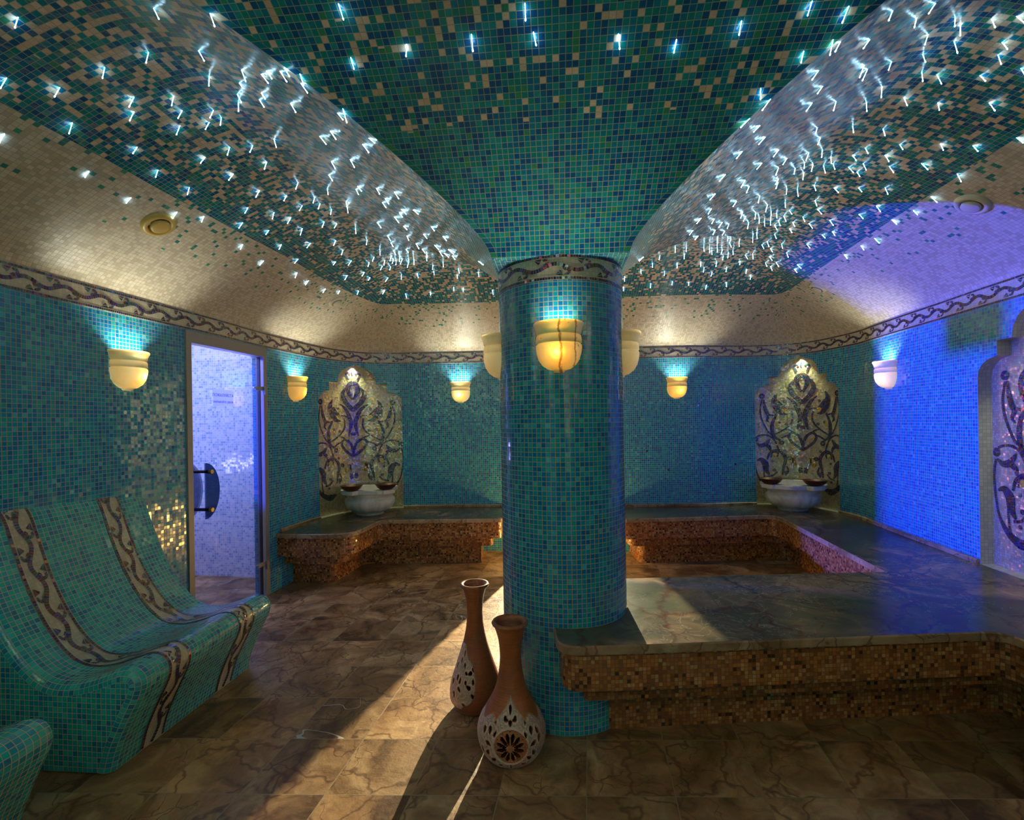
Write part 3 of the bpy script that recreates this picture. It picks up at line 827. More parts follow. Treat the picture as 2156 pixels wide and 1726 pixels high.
# ------------------------------------------------------------------ ornament of the niches (half drawn, mirrored)
def ornament(k):
    T = Tess()
    GOLD = [(.62, .38, .03), (.70, .45, .05), (.50, .33, .04)]
    GRN = [(.02, .16, .11), (.02, .12, .13)]
    def P(pts): return [((x - 490) / 772.0 * k, (1540 - y) / 894.0) for x, y in pts]
    taper = lambda w, a=.3: (lambda t: w * (a + (1 - a) * math.sin(PI * min(1, max(0, t)))))
    def both(fn):
        n0 = len(T.q); fn(); new = T.q[n0:]
        T.q += [([(-x, y) for x, y in reversed(p)], tcol() if c[0] < .3 else c) for p, c in new]
    def half():
        R = lambda p, w_, *a_, **k_: T.ribbon(p, (lambda t: 1.22 * w_(t)) if callable(w_) else 1.22 * w_, *a_, **k_)
        R(P([(458, 300), (448, 270), (438, 245), (462, 232), (470, 250)]), .014, .012)
        R(P([(437, 372), (412, 430), (425, 490), (455, 545), (488, 600)]), taper(.040, .35), .013)
        R(P([(450, 520), (470, 545), (489, 575)]), .020, .013)
        R(P([(488, 486), (456, 425), (446, 375), (460, 335), (489, 320)]), .020, .013)
        R(P([(476, 452), (464, 400), (470, 360), (488, 345)]), .016, .012)
        R(P([(388, 530), (430, 572), (458, 640), (475, 710), (466, 780), (455, 835)]), taper(.034, .3), .014)
        R(P([(325, 490), (305, 550), (322, 625), (352, 680), (392, 690)]), taper(.052, .15), .014)
        R(P([(330, 560), (352, 610), (392, 655)]), taper(.030, .3), .014)
        T.dot(P([(375, 650)])[0], .021, GOLD); T.dot(P([(372, 574)])[0], .014)
        R(P([(395, 640), (430, 642), (440, 655)]), .010, .012)
        R(P([(216, 545), (200, 640), (210, 730), (240, 815), (268, 868), (300, 880), (350, 850), (400, 800), (425, 740), (420, 665)]), .0125, .0125)
        T.dot(P([(215, 515)])[0], .031)
        R(P([(228, 545), (232, 600), (245, 660), (262, 705), (250, 740), (268, 768)]), taper(.030, .2), .013)
        R(P([(262, 690), (300, 700), (325, 690)]), .014, .012)
        R(P([(322, 694), (294, 750), (286, 830), (298, 900), (330, 930), (352, 945)]), taper(.028, .4), .013)
        R(P([(322, 760), (318, 790), (312, 820)]), .014, .012, pal=GOLD)
        T.dot(P([(350, 960)])[0], .026); T.dot(P([(334, 768)])[0], .014); T.dot(P([(384, 785)])[0], .015)
        R(P([(380, 832), (410, 845), (440, 872)]), .012, .012)
        R(P([(332, 932), (360, 908), (392, 888)]), .012, .012)
        R(P([(492, 1030), (450, 990), (410, 940), (400, 890), (430, 866), (468, 902), (484, 960), (492, 1020)]), .020, .013)
        R(P([(425, 900), (440, 930), (462, 975)]), .013, .012, pal=GOLD)
        T.dot(P([(160, 925)])[0], .028)
        R(P([(170, 900), (200, 888), (240, 886), (280, 905), (305, 945), (322, 1000), (332, 1050)]), .013, .0125)
        R(P([(165, 960), (195, 985), (235, 975), (272, 925)]), taper(.036, .2), .013)
        R(P([(225, 985), (262, 1000), (272, 1040)]), taper(.028, .3), .013)
        R(P([(155, 960), (144, 1050), (150, 1150), (166, 1250), (198, 1320), (240, 1365), (290, 1390), (345, 1370)]), lambda t: .011 + .052 * max(0, (t - .55) / .45) ** 1.0 * (1 if t < .9 else (1 - t) * 10), .0135)
        R(P([(248, 1120), (268, 1060), (318, 1032), (355, 1060), (375, 1115), (362, 1190), (352, 1270)]), lambda t: .013 + .012 * math.sin(PI * t), .0125)
        T.dot(P([(298, 1078)])[0], .022, GOLD); R(P([(276, 1100), (290, 1050), (325, 1058), (318, 1095)]), .012, .012)
        R(P([(168, 1130), (200, 1118), (232, 1160), (238, 1215), (262, 1268)]), taper(.050, .2), .014)
        R(P([(225, 1180), (222, 1250), (232, 1350)]), .011, .012)
        R(P([(250, 1280), (290, 1270), (320, 1235)]), .014, .012)
        T.dot(P([(285, 1138)])[0], .013, GRN); T.dot(P([(370, 1035)])[0], .014); T.dot(P([(298, 1222)])[0], .016); T.dot(P([(284, 1302)])[0], .013)
        T.dot(P([(402, 1105)])[0], .022); R(P([(380, 1180), (392, 1225), (370, 1270)]), .013, .0125); T.dot(P([(380, 1240)])[0], .020)
        R(P([(475, 1190), (470, 1215), (478, 1240)]), .024, .013)
        R(P([(480, 800), (482, 830)]), .018, .012)
    both(half)
    T.ribbon(P([(490, 212), (482, 232), (490, 252)]), .009, .012)
    return T
def panel(sc_, kk, name_label, lite):
    arch = arch_poly(sc_, kk); DEP = .075
    mb = MB(); surf(arch, [], -DEP, mb, 0, .03)
    ornament(kk).emit(mb, lambda x, y: W(sc_ + x, ZB + .0 + y, -DEP + .004), 1)
    o = mb.build('mosaic_panel', [M['cream'], M['tess']]); tag(o, name_label, 'mosaic panel', 'arched mosaic panels in the wall niches')
    p = W(sc_, ZB + 1.548, -.045); q = W(sc_, ZB + 1.40, -.075); inn = W(sc_, 0, .5) - W(sc_, 0, 0)
    t = thing('niche_spotlight', lite, 'spotlight', p, Wang(sc_), 'spotlights at the tips of the niches')
    m2 = MB(); m2.lathe([(.004, -.004), (.011, -.010), (.013, -.002), (.013, .004)], 14); m2.build('housing', M['chrome'], t)
    m3 = MB(); m3.lathe([(.0001, -.006), (.009, -.0065)], 12, caps=False); m3.build('lens', M['bulb'], t)
    l = light('beam', 'SPOT', (.0, 0, -.012), 11, (.85, 1.0, .62), .006, angle=92, blend=.8); l.parent = t
    d = Vector((-.10, 0, -1)).normalized(); l.rotation_euler = d.to_track_quat('-Z', 'Y').to_euler()
panel(*NICHES[0], 'arched cream mosaic panel with dark scrollwork in the corner near the glass door', 'small spotlight at the tip of the niche near the glass door')
panel(*NICHES[1], 'arched mosaic panel with dark scrollwork in the far corner beside the blue-lit wall', 'small spotlight at the tip of the far niche beside the blue-lit wall')
panel(*NICHES[2], 'shimmering arched mosaic panel cut off by the picture edge, above the bench', 'small spotlight at the tip of the niche cut off by the picture edge')

# ------------------------------------------------------------------ marble wash basins, bowls and taps
def make_basin(label, x, y, rz, lobes):
    t = thing('wash_basin', label, 'basin', (x, y, ZB), rz, 'fluted marble wash basins')
    mb = MB()
    prof = [(.125, 0), (.135, .006), (.135, .018), (.145, .028), (.185, .045), (.222, .075), (.243, .115), (.247, .150), (.240, .166), (.226, .172), (.222, .180), (.232, .196), (.236, .215), (.236, .228)]
    def fl(a, z):
        if z < .03 or z > .168: return 1.0
        k = math.sin(PI * min(1, (z - .03) / .135)) ** .6
        return 1 + .055 * k * (abs(math.cos(a * 8)) ** .5 - .75)
    mb.lathe(prof, 128, flute=fl, caps=False)
    inner = [(.190, .262), (.185, .240), (.165, .18), (.11, .13), (.03, .115), (.0005, .115)]
    mb.lathe(inner, 48, caps=False)
    mb.lathe([(.125, 0), (.0005, 0)], 48, caps=False)
    mb.build('fluted_bowl', M['marble'], t)
    # rim slab: a ring whose outline swells into ears
    mb = MB(); n = 144; out = []
    for i in range(n):
        a = 2*PI*i/n; r = .252 / max(.86, (abs(math.cos(a)) ** 8 + abs(math.sin(a)) ** 8) ** .125)
        for la in lobes:
            d = (a - la + PI) % (2*PI) - PI
            if abs(d) < .30: r = max(r, .320 * math.cos(d) ** .0 if abs(d) < .22 else .320 - (abs(d) - .22) / .08 * .05)
        out.append((r * math.cos(a), r * math.sin(a)))
    rows = []
    for i in range(n):
        a = 2*PI*i/n; c = (math.cos(a), math.sin(a)); o = out[i]
        rows.append([(o[0]*.93, o[1]*.93, .226), (o[0], o[1], .230), (o[0], o[1], .262), (o[0]*.985, o[1]*.985, .268), (c[0]*.192, c[1]*.192, .268), (c[0]*.189, c[1]*.189, .250), (c[0]*.23, c[1]*.23, .226)])
    mb.grid(rows, None, 0, False, True); mb.build('rim', M['marble'], t)
    return t
def make_cup(label, loc):
    t = thing('copper_bowl', label, 'bowl', loc, 0, 'copper hammam bowls on the basin rims')
    mb = MB(); mb.lathe([(.0005, 0), (.045, .0), (.058, .004), (.085, .022), (.100, .046), (.108, .052), (.108, .055), (.098, .052), (.080, .026), (.05, .010), (.0005, .007)], 40, caps=False)
    mb.build('bowl', M['copper'], t)
    return t
def make_tap(label, s, z):
    p = W(s, z, -.073); t = thing('wall_tap', label, 'tap', p, Wang(s), 'brass taps above the basins')
    mb = MB(); mb.lathe([(.024, 0), (.026, .003), (.020, .008), (.012, .012)], 20)
    for i, v in enumerate(mb.v): mb.v[i] = (v[2], v[1], v[0])
    mb.build('wall_rosette', M['brass'], t)
    mb = MB(); mb.tube([(0, 0, 0), (.04, 0, .002), (.075, 0, .006), (.10, 0, -.002), (.112, 0, -.022), (.112, 0, -.038)], [.011, .012, .015, .012, .010, .011], 12); mb.build('spout', M['chrome'], t)
    mb = MB(); mb.tube([(.055, 0, .005), (.055, 0, .05), (.055, 0, .062)], [.009, .007, .010], 10); mb.build('stem', M['copper'], t)
    mb = MB()
    for k in range(4):
        a = PI/4 + k * PI/2; mb.tube([(.055, 0, .068), (.055 + .026*math.cos(a), .026*math.sin(a), .070)], [.005, .008], 8)
    mb.lathe([(.008, .060), (.011, .066), (.008, .078), (.001, .081)], 12, (.055, 0, 0)); mb.build('cross_handle', M['brass'], t)
def at_z(px, py, z):
    dx = px - 1078; dy = 887 - py; u = (dx * .99988 + dy * .015707) / FPX; v = (-dx * .015707 + dy * .99988) / FPX
    Y = (z - EYE) / v; return u * Y, Y
ib1 = Wang(NICHES[0][0]); ib2 = Wang(NICHES[1][0])
p1 = W(NICHES[0][0] + .0, 0, .265); p2 = W(NICHES[1][0] - .0, 0, .265)
make_basin('fluted white marble basin with two dark bowls on its rim, near the glass door', p1.x, p1.y, 0, [math.radians(-118), math.radians(-38)])
make_basin('fluted white marble basin in the far corner beside the blue-lit wall', p2.x, p2.y, 0, [math.radians(-75), math.radians(-165)])
def rimp(p, a, r=.262): return (p.x + r * math.cos(math.radians(a)), p.y + r * math.sin(math.radians(a)), ZB + .2685)
make_cup('dark copper bowl on the front rim of the basin near the glass door', rimp(p1, -115))
make_cup('dark copper bowl on the basin near the glass door, ear towards the column', rimp(p1, -38))
make_cup('dark copper bowl on the front rim of the far basin beside the blue-lit wall', rimp(p2, -75))
make_cup('dark copper bowl on the projecting side ear of the far basin', rimp(p2, -165))
for k, (nm, sc_, d0, d1) in enumerate((('near the glass door', NICHES[0][0], -.065, .115), ('in the far niche', NICHES[1][0], -.075, .085))):
    make_tap('brass wall tap %s, nearer %s' % (nm, 'the door' if k == 0 else 'the column'), sc_ + d0, ZB + .43)
    make_tap('brass wall tap %s, farther from %s' % (nm, 'the door' if k == 0 else 'the column'), sc_ + d1, ZB + .43)

# ------------------------------------------------------------------ alabaster wall lamps
SPROF = [(.0005, 0), (.026, 0), (.030, .003), (.031, .009), (.052, .016), (.076, .034), (.092, .060), (.100, .090), (.103, .112), (.102, .1235), (.098, .125), (.0965, .128), (.098, .131), (.102, .1325), (.102, .150), (.100, .1635), (.096, .165), (.0955, .168), (.098, .171), (.101, .175), (.103, .190), (.108, .204), (.1125, .210), (.113, .219), (.110, .223), (.099, .223), (.092, .215)]
def make_lamp(label, loc, rz, mat, power, bulb=(.048, 0, .10), group='alabaster wall lamps', warm=1.0):
    t = thing('wall_lamp', label, 'wall lamp', (loc[0], loc[1], loc[2]), rz, group)
    mb = MB(); mb.lathe(SPROF, 48, a0=-PI/2, a1=PI/2, caps=False); mb.build('alabaster_bowl', mat, t)
    mb = MB(); mb.box((.0, -.03, .05), (.010, .03, .15)); mb.build('wall_plate', M['steel'], t)
    mb = MB(); mb.lathe([(.0005, .022), (.011, .024), (.015, .036), (.011, .05), (.008, .056)], 14, (bulb[0], bulb[1], bulb[2] - .035)); mb.build('bulb', M['bulb'], t)
    light('bulb_light', 'POINT', (bulb[0] + .024, bulb[1], bulb[2] - .004), power * .060 * warm, (1, .84, .50), .010, parent=t)
    l = light('up_light', 'SPOT', (.050, 0, .150), power * 1.05, (1.0, 1.0, .80), .018, parent=t, angle=112, blend=.7)
    l.rotation_euler = (PI, 0, 0)
    return t
def lamp_on_wall(label, px, mat, power, bulb, **kw):
    s = s_at_azimuth(px, 1.75); p = W(s, 1.612, .001); return make_lamp(label, p, Wang(s), mat, power, bulb, **kw)
LP = 7.0
lamp_on_wall('alabaster wall lamp between the tiled lounger and the glass door', 268, M['alabaster'], LP, (.060, .03, .085))
lamp_on_wall('alabaster wall lamp between the glass door and the corner niche', 620, M['alabaster_amber'], LP, (.060, .03, .085))
lamp_on_wall('pale alabaster wall lamp on the far wall between the corner niche and the column', 972, M['alabaster'], LP, (.064, -.01, .085))
lamp_on_wall('alabaster wall lamp with an orange glow on the far wall beyond the column', 1425, M['alabaster_amber'], LP, (.064, .012, .085))
lamp_on_wall('alabaster wall lamp on the blue-lit wall, tinted violet', 1874, M['alabaster'], LP * .8, (.060, .02, .085))
def lamp_on_column(label, deg, mat, power, bulb, group='alabaster lamps round the column', warm=1.0):
    a = math.radians(deg); return make_lamp(label, (PC.x + (PR - .019) * math.cos(a), PC.y + (PR - .019) * math.sin(a), 1.612), a, mat, power, bulb, group, warm)
lamp_on_column('rust-veined alabaster lamp on the front of the column, glowing yellow', -97, M['alabaster_veined'], LP * .55, (.064, -.005, .09))
lamp_on_column('alabaster lamp on the side of the column facing the glass door, in profile', 176, M['alabaster'], LP * .3, (.03, .0, .12), warm=.25)
lamp_on_column('alabaster lamp on the side of the column facing the blue-lit wall, in profile', -4, M['alabaster'], LP * .3, (.03, 0, .12), warm=.25)
lamp_on_column('alabaster lamp on the back of the column, hidden from the front', 86, M['alabaster'], LP * .5, (.05, 0, .10))
# added alabaster lamps, unseen behind the viewer, run brighter as fill light
for s, nm in ((1.15, 'added alabaster fill lamp, unseen behind the viewer on the lounger wall'), (PLEN - 1.1, 'added alabaster fill lamp, unseen behind the viewer above the long bench')):
    p = W(s, 1.612, .001); make_lamp(nm, p, Wang(s), M['alabaster'], LP * (13 if s < 3 else 4), (.05, 0, .10), warm=.2)
for x, nm in ((-1.3, 'added alabaster fill lamp, unseen on the wall behind the viewer, lounger side'), (.35, 'added alabaster fill lamp, unseen on the middle of the wall behind the viewer'), (1.4, 'added alabaster fill lamp, unseen on the wall behind the viewer, bench side')):
    make_lamp(nm, (x, FRY + .001, 1.612), PI/2, M['alabaster'], LP * (16 if x < 1 else 5), (.05, 0, .10), warm=.2)

# ------------------------------------------------------------------ tiled loungers
LPROF = [(-.90, 1.052), (-.88, 1.054), (-.845, 1.045), (-.815, 1.015), (-.79, .965), (-.745, .84), (-.69, .70), (-.625, .575), (-.555, .475), (-.485, .405), (-.42, .368), (-.35, .358), (-.27, .368), (-.19, .392), (-.12, .418), (-.07, .428), (-.03, .418), (-.006, .392), (0, .360), (-.012, .315), (-.045, .25), (-.085, .17), (-.12, .09), (-.145, .0)]
def lounger(name, label, ox, oy, length, bands, slope=.11):
    t = thing(name, label, 'lounger', (ox, oy, 0), -math.atan(slope), 'mosaic-clad heated loungers')
    P3 = catmull([(x, z, 0) for x, z in LPROF], n=5); prof = [(p.x, max(0, p.y)) for p in P3]
    Pn, L = resample([(x, z) for x, z in prof], .02); n = len(Pn)
    d = np.gradient(Pn, axis=0); d /= np.linalg.norm(d, axis=1)[:, None]; nr = np.stack([-d[:, 1], d[:, 0]], 1)   # outward
    if nr[n//2][1] < 0: nr = -nr
    acc = np.r_[0, np.cumsum(np.linalg.norm(np.diff(Pn, axis=0), axis=1))]
    R = .045; K_ = 6
    stations = []      # (y, inset)
    for k in range(K_ + 1):
        a = PI/2 * k / K_; stations.append((-length + R * (1 - math.sin(a)), R * (1 - math.cos(PI/2 - a)) if False else R * (1 - math.sin(a)) ** 1.0 * 0 + R * (1 - math.sqrt(max(0, 1 - (1 - math.sin(a)) ** 2)))))
    m = 24
    st = [(-length + R * (1 - math.cos(PI/2 * k / K_)), R * (1 - math.sin(PI/2 * k / K_))) for k in range(K_ + 1)]
    st += [(-length + R + (length - 2 * R) * k / m, 0) for k in range(1, m)]
    st += [(-R * (1 - math.cos(PI/2 * k / K_)), R * (1 - math.sin(PI/2 * k / K_))) for k in range(K_, -1, -1)]
    rows = []; us = []; ua = 0
    for i, (y, ins) in enumerate(st):
        q = Pn - nr * ins; q[:, 1] = np.maximum(q[:, 1], 0)
        rows.append([(q[j, 0], y, q[j, 1]) for j in range(n)])
        if i: ua += math.hypot(y - st[i-1][0], ins - st[i-1][1])
        us.append(ua)
    mb = MB(); mb.grid(rows, lambda i, j: (us[i], acc[j]), 0, True)
    back = -.90
    for row, fl in ((rows[0], 0), (rows[-1], 1)):     # end cheeks
        outl = [(p[0], p[2]) for p in row] + [(back, 0.0)]
        if abs(outl[0][0] - back) > 1e-3: outl = [(back, outl[0][1])] + outl
        V = [Vector(p) for p in outl]; r = delaunay_2d_cdt(V, [(i, (i+1) % len(V)) for i in range(len(V))], [], 0, 1e-6)
        vb = [mb.add((v.x, row[0][1], v.y)) for v in r[0]]
        for f in r[2]:
            c = (sum(r[0][i].x for i in f)/3, sum(r[0][i].y for i in f)/3)
            if inside(c, outl): mb.face([vb[i] for i in f], 0, [(r[0][i].x + .3, r[0][i].y + .1) for i in f], None, False)
    mb.build('body', M['lounger_tile'], t)
    for (b0, b1) in bands:      # cream inlay running down back, seat and front
        def f(s, v, o=.002):
            x = np.interp(s, acc, Pn[:, 0]); z = np.interp(s, acc, Pn[:, 1]); nx = np.interp(s, acc, nr[:, 0]); nz = np.interp(s, acc, nr[:, 1])
            return (x + nx * o, b0 + v, max(0.001, z + nz * o))
        mb = MB(); H = b1 - b0; js = [L * j / 120 for j in range(121)]
        mb.grid([[f(s, v) for v in (0, H)] for s in js], lambda i, j: (js[i], (0, H)[j]), 0)
        vine(L - .02, H, .20, rail=.0135).emit(mb, lambda x, y: f(x + .01, y, .0035), 1)
        mb.build('vine_inlay', [M['frieze'], M['tess']], t)
    return t
lounger('tiled_lounger', 'teal mosaic lounger with two cream vine inlays against the wall beside the glass door', -1.40, 2.90, .92, [(-.42+.11, -.42+.235), (-.83+.06, -.83+.185)])
lounger('tiled_lounger', 'rounded foot of a nearer teal mosaic lounger, cut off at the lower picture edge', -1.555, 1.70, .95, [])

# ------------------------------------------------------------------ glass door and the steam room behind it
P0 = W(sD0, 0, 0); P1 = W(sD1, 0, 0); dv = P1 - P0; LD = dv.length; angD = math.atan2(dv.y, dv.x)
door = bpy.data.objects.new('door_1', None); C.objects.link(door); door.location = P0; door.rotation_euler = (0, 0, angD); structure(door)
# local: x along the wall (away from the viewer), -y into the room
FW = .045
mb = MB(); mb.box((0, -.012, 0), (FW, .06, ZD)); mb.box((LD - FW, -.012, 0), (LD, .06, ZD)); mb.box((FW, -.012, ZD - .075), (LD - FW, .06, ZD)); mb.build('door_frame', M['frame'], door)
leaf = MB(); leaf.box((FW + .006, .006, .012), (LD - FW - .035, .014, ZD - .08)); leaf = leaf.build('glass_leaf', M['glass'], door)
mb = MB(); mb.box((LD - FW - .034, .0, .01), (LD - FW - .022, .02, ZD - .08)); mb.build('rubber_seal', M['dark'], door)
for z in (.27, 1.70):
    mb = MB(); mb.box((LD - .135, -.006, z - .016), (LD - .02, .004, z + .016)); mb.lathe([(.016, -.0), (.016, .010)], 16, (LD - .135, .0, z))
    mb.box((LD - .045, -.022, z - .05), (LD - .030, -.006, z + .02)); mb.build('hinge', M['steel'], door)
for sgn in (-1, 1):
    mb = MB(); yy = -.055 if sgn < 0 else .075; x0 = FW + .055; n = 28
    pts = [(x0 + (.135 * math.sin(PI * k / n)) , .96 - .19 * math.cos(PI * k / n)) for k in range(n + 1)]
    for y, o in ((yy, 0), (yy + .008, 1)): mb.face([mb.add((x, y, z)) for x, z in pts], 0, None, None, False)
    for k in range(n):
        a, b = pts[k], pts[k+1]; mb.quad([(a[0], yy, a[1]), (b[0], yy, b[1]), (b[0], yy + .008, b[1]), (a[0], yy + .008, a[1])])
    h = mb.build('handle_plate', M['smoked'], door)
    h['label'] = 'half-round smoked glass handle plate'
for z in (.83, 1.09):
    mb = MB(); mb.tube([(FW + .085, -.075, z), (FW + .085, .095, z)], .011, 12); mb.build('handle_bar', M['dark'], door)
    mb = MB(); mb.tube([(FW + .085, -.082, z), (FW + .085, -.062, z)], .015, 12); mb.build('handle_cap', M['brass'], door)
# paper notice on the pane
mb = MB(); nx0, nz0 = LD * .30, 1.545; mb.quad([(nx0, .0045, nz0), (nx0 + .21, .0045, nz0), (nx0 + .21, .0045, nz0 + .12), (nx0, .0045, nz0 + .12)]); note = mb.build('paper_notice', M['paper'], door); note['label'] = 'white paper notice'
def text_mesh(txt, size, loc):
    cu = bpy.data.curves.new('lettering', 'FONT'); cu.body = txt; cu.size = size; cu.align_x = 'CENTER'; cu.extrude = .0004
    o = bpy.data.objects.new('lettering', cu); C.objects.link(o); dg = bpy.context.evaluated_depsgraph_get()
    me = bpy.data.meshes.new_from_object(o.evaluated_get(dg)); bpy.data.objects.remove(o); me.materials.clear(); me.materials.append(M['ink'])
    q = bpy.data.objects.new('lettering', me); C.objects.link(q); q.parent = note; q.location = loc; q.rotation_euler = (PI/2, 0, 0)
text_mesh('ПОЖАЛУЙСТА', .030, (nx0 + .105, 0.0040, nz0 + .068)); text_mesh('ЗАКРЫВАЙТЕ ДВЕРЬ', .0205, (nx0 + .105, 0.0040, nz0 + .022))

# steam room shell
WB = [(-2.085, 4.45), (-2.35, 4.58), (-2.75, 4.66), (-3.15, 4.70), (-3.35, 4.74), (-3.46, 4.86), (-3.50, 5.1), (-3.55, 5.4), (-3.9, 5.5), (-6.2, 5.5)]
q, Ls = resample([(p.x, p.y) for p in catmull([(x, y, 0) for x, y in WB], n=8)], .05)
acs = np.linspace(0, Ls, len(q)); zs = [2.4 * k / 6 for k in range(7)]
mb = MB(); mb.grid([[(p[0], p[1], z) for z in zs] for p in q], lambda i, j: (acs[i], zs[j]), 0, True); structure(mb.build('wall_steam_room', M['steam_tile']))
mb = MB(); mb.quad([(-6.2, 5.5, 0), (-6.2, 2.4, 0), (-6.2, 2.4, 2.4), (-6.2, 5.5, 2.4)], 0, [(0, 0), (3, 0), (3, 2.4), (0, 2.4)]); mb.quad([(-6.2, 2.4, 0), (-2.48, 2.4, 0), (-2.48, 2.4, 2.4), (-6.2, 2.4, 2.4)], 0, [(0, 0), (3.8, 0), (3.8, 2.4), (0, 2.4)]); structure(mb.build('wall_steam_room_side', M['steam_tile']))
mb = MB(); mb.quad([(-6.2, 2.4, 2.4), (-2.0, 2.4, 2.4), (-2.0, 5.5, 2.4), (-6.2, 5.5, 2.4)], 0, [(0, 0), (4.2, 0), (4.2, 3), (0, 3)]); structure(mb.build('ceiling_steam_room', M['steam_ceiling']))

# passage behind the column, between the two benches
E0, E1_ = W(sE0, 0, 0), W(sE1, 0, 0)
def pbox(name, a, b, mat): mb = MB(); mb.box(a, b); structure(mb.build(name, mat))
M['plaster'] = plain('pale plaster', (.50, .45, .36), .8)
pbox('wall_passage_left', (E0.x - .08, 5.56, 0), (E0.x - .004, 7.0, 2.1), M['plaster'])
pbox('wall_passage_right', (1.35, 5.56, 0), (1.43, 7.0, 2.1), M['plaster'])
pbox('wall_passage_end', (E0.x - .08, 7.0, 0), (1.43, 7.08, 2.1), M['plaster'])
pbox('ceiling_passage', (E0.x - .08, 5.56, 2.1), (1.43, 7.08, 2.16), M['plaster'])

# ------------------------------------------------------------------ pierced terracotta vases
def make_vase(label, x, y, H, prof, holes, relief, rz, rosette=False):
    """lathe on a fine grid; cells that fall in a piercing are left out, the rest is folded inwards for thickness"""
    t = thing('terracotta_vase', label, 'vase', (x, y, 0), rz, 'pierced terracotta vases at the foot of the column')
    P, L = resample([(p.x, p.y) for p in catmull([(r, z, 0) for r, z in prof], n=6)], .0032)
    n = len(P); m = 300
    TC = np.array((.33, .09, .026)); CR = np.array((.78, .52, .43)); DK = np.array((.14, .055, .035)); OR = np.array((.50, .20, .04)); PUR = np.array((.20, .075, .065))
    V = []; col_ = []; keep = np.ones((m, n), bool); info = {}
    dmap = np.zeros((m, n)); cmap = np.zeros((m, n, 3)); rad = np.zeros((m, n))
    for i in range(m):
        th = 2*PI*i/m; a = (th + PI) % (2*PI) - PI
        for j in range(n):
            r, z = P[j]; u = a * .135; d = holes(u, z); inp, edge = relief(u, z)
            rr = r
            ring = .0016 * math.sin(z * 700) * (.5 if z > .25 else .2)
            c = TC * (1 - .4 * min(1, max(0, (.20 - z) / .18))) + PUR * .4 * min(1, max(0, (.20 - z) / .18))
            if inp > 0:
                k = min(1, inp / .004)
                wig = .5 + .5 * math.sin(u * 260 + 3 * math.sin(z * 95) + 2 * math.sin(u * 71 + z * 50))
                wig2 = .5 + .5 * math.sin(d * 900)
                rr = r + .004 * k + .0030 * max(0, 1 - abs(d - .004) / .004) + .0018 * wig2 * (1 if d > .008 else 0)
                c = CR * (.62 + .5 * (wig2 if d > .008 else 1.0)) * (1 - .25 * wig)
                if d < .0030: c = (TC * .9 + CR * .35)
                rc_ = math.hypot(u, z - .122)
                if rosette and rc_ < .066: c = np.array((.42, .15, .06)) * (1.0 if d > .0015 else 1.3); rr = r + .002
                elif rosette and rc_ < .074: c = CR; rr = r + .008
            else:
                rr = r + ring
                if -.006 < inp <= 0 and edge: c = OR
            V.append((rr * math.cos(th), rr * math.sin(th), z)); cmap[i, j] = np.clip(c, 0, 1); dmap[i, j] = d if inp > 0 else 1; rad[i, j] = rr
    mb = MB(); mb.v = V; T_ = .009
    kf = np.zeros((m, n - 1), bool)
    for i in range(m):
        i2 = (i + 1) % m
        for j in range(n - 1):
            kf[i, j] = (dmap[i, j] + dmap[i2, j] + dmap[i, j+1] + dmap[i2, j+1]) / 4 > 0
    F = []; CC = []
    # pull the border points onto the outline of the piercing
    base = len(V)
    for i in range(m):
        for j in range(n):
            x_, y_, z_ = V[i*n+j]; q = (rad[i, j] - T_) / rad[i, j] if rad[i, j] > T_ + .002 else .3
            mb.v.append((x_ * q, y_ * q, max(z_, .004)))
    body = MB(); body.v = mb.v
    for i in range(m):
        i2 = (i + 1) % m
        for j in range(n - 1):
            if not kf[i, j]: continue
            a, b, c, d = i*n+j, i2*n+j, i2*n+j+1, i*n+j+1
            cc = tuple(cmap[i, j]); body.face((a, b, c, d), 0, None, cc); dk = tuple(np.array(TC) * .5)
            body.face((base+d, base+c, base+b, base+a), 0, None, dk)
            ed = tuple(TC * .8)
            if not kf[(i-1) % m, j]: body.face((a, d, base+d, base+a), 0, None, ed, False)
            if not kf[i2, j]: body.face((c, b, base+b, base+c), 0, None, ed, False)
            if j and not kf[i, j-1]: body.face((b, a, base+a, base+b), 0, None, ed, False)
            if j < n-2 and not kf[i, j+1]: body.face((d, c, base+c, base+d), 0, None, ed, False)
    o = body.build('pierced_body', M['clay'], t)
    zt = P[-1][1]; rt = P[-1][0]
    mb = MB(); mb.lathe([(rt + .000, zt - .006), (rt + .006, zt - .004), (rt + .008, zt + .002), (rt + .004, zt + .008), (rt - .004, zt + .009), (rt - .011, zt + .004), (rt - .014, zt - .01)], 72, caps=False)
    rim = mb.build('rim', M['clay_rim'], t)
    mb = MB(); mb.lathe([(P[0][0] + .002, 0), (P[0][0] + .004, .004), (P[0][0] + .001, .009)], 60, caps=True); mb.build('foot', M['clay_rim'], t)
    return t
def clay_rim():
    g = G('terracotta rim'); o = g.obj(); n, _ = g.noise(o, 30, 4, .6)
    return g.done(g.principled(g.ramp(n, [(.3, (.16, .05, .02)), (.6, (.34, .11, .04))]), .4, 0, g.bump(n, .3, .002), .45))
M['clay_rim'] = clay_rim()
def drop(u, z, cx, cz, ang, l, wd):
    """signed distance-like value of a drop shaped opening, tip at its inner end"""
    c, s = math.cos(ang), math.sin(ang); x = (u - cx) * c + (z - cz) * s; y = -(u - cx) * s + (z - cz) * c
    t = x / l; tt = min(max(t, 0), 1); hw = wd * math.sqrt(max(0, math.sin(PI * tt ** 1.7))) if 0 < t < 1 else 0
    d = abs(y) - hw
    if t < 0: d = math.hypot(x, y)
    elif t > 1: d = max(d, x - l)
    return d
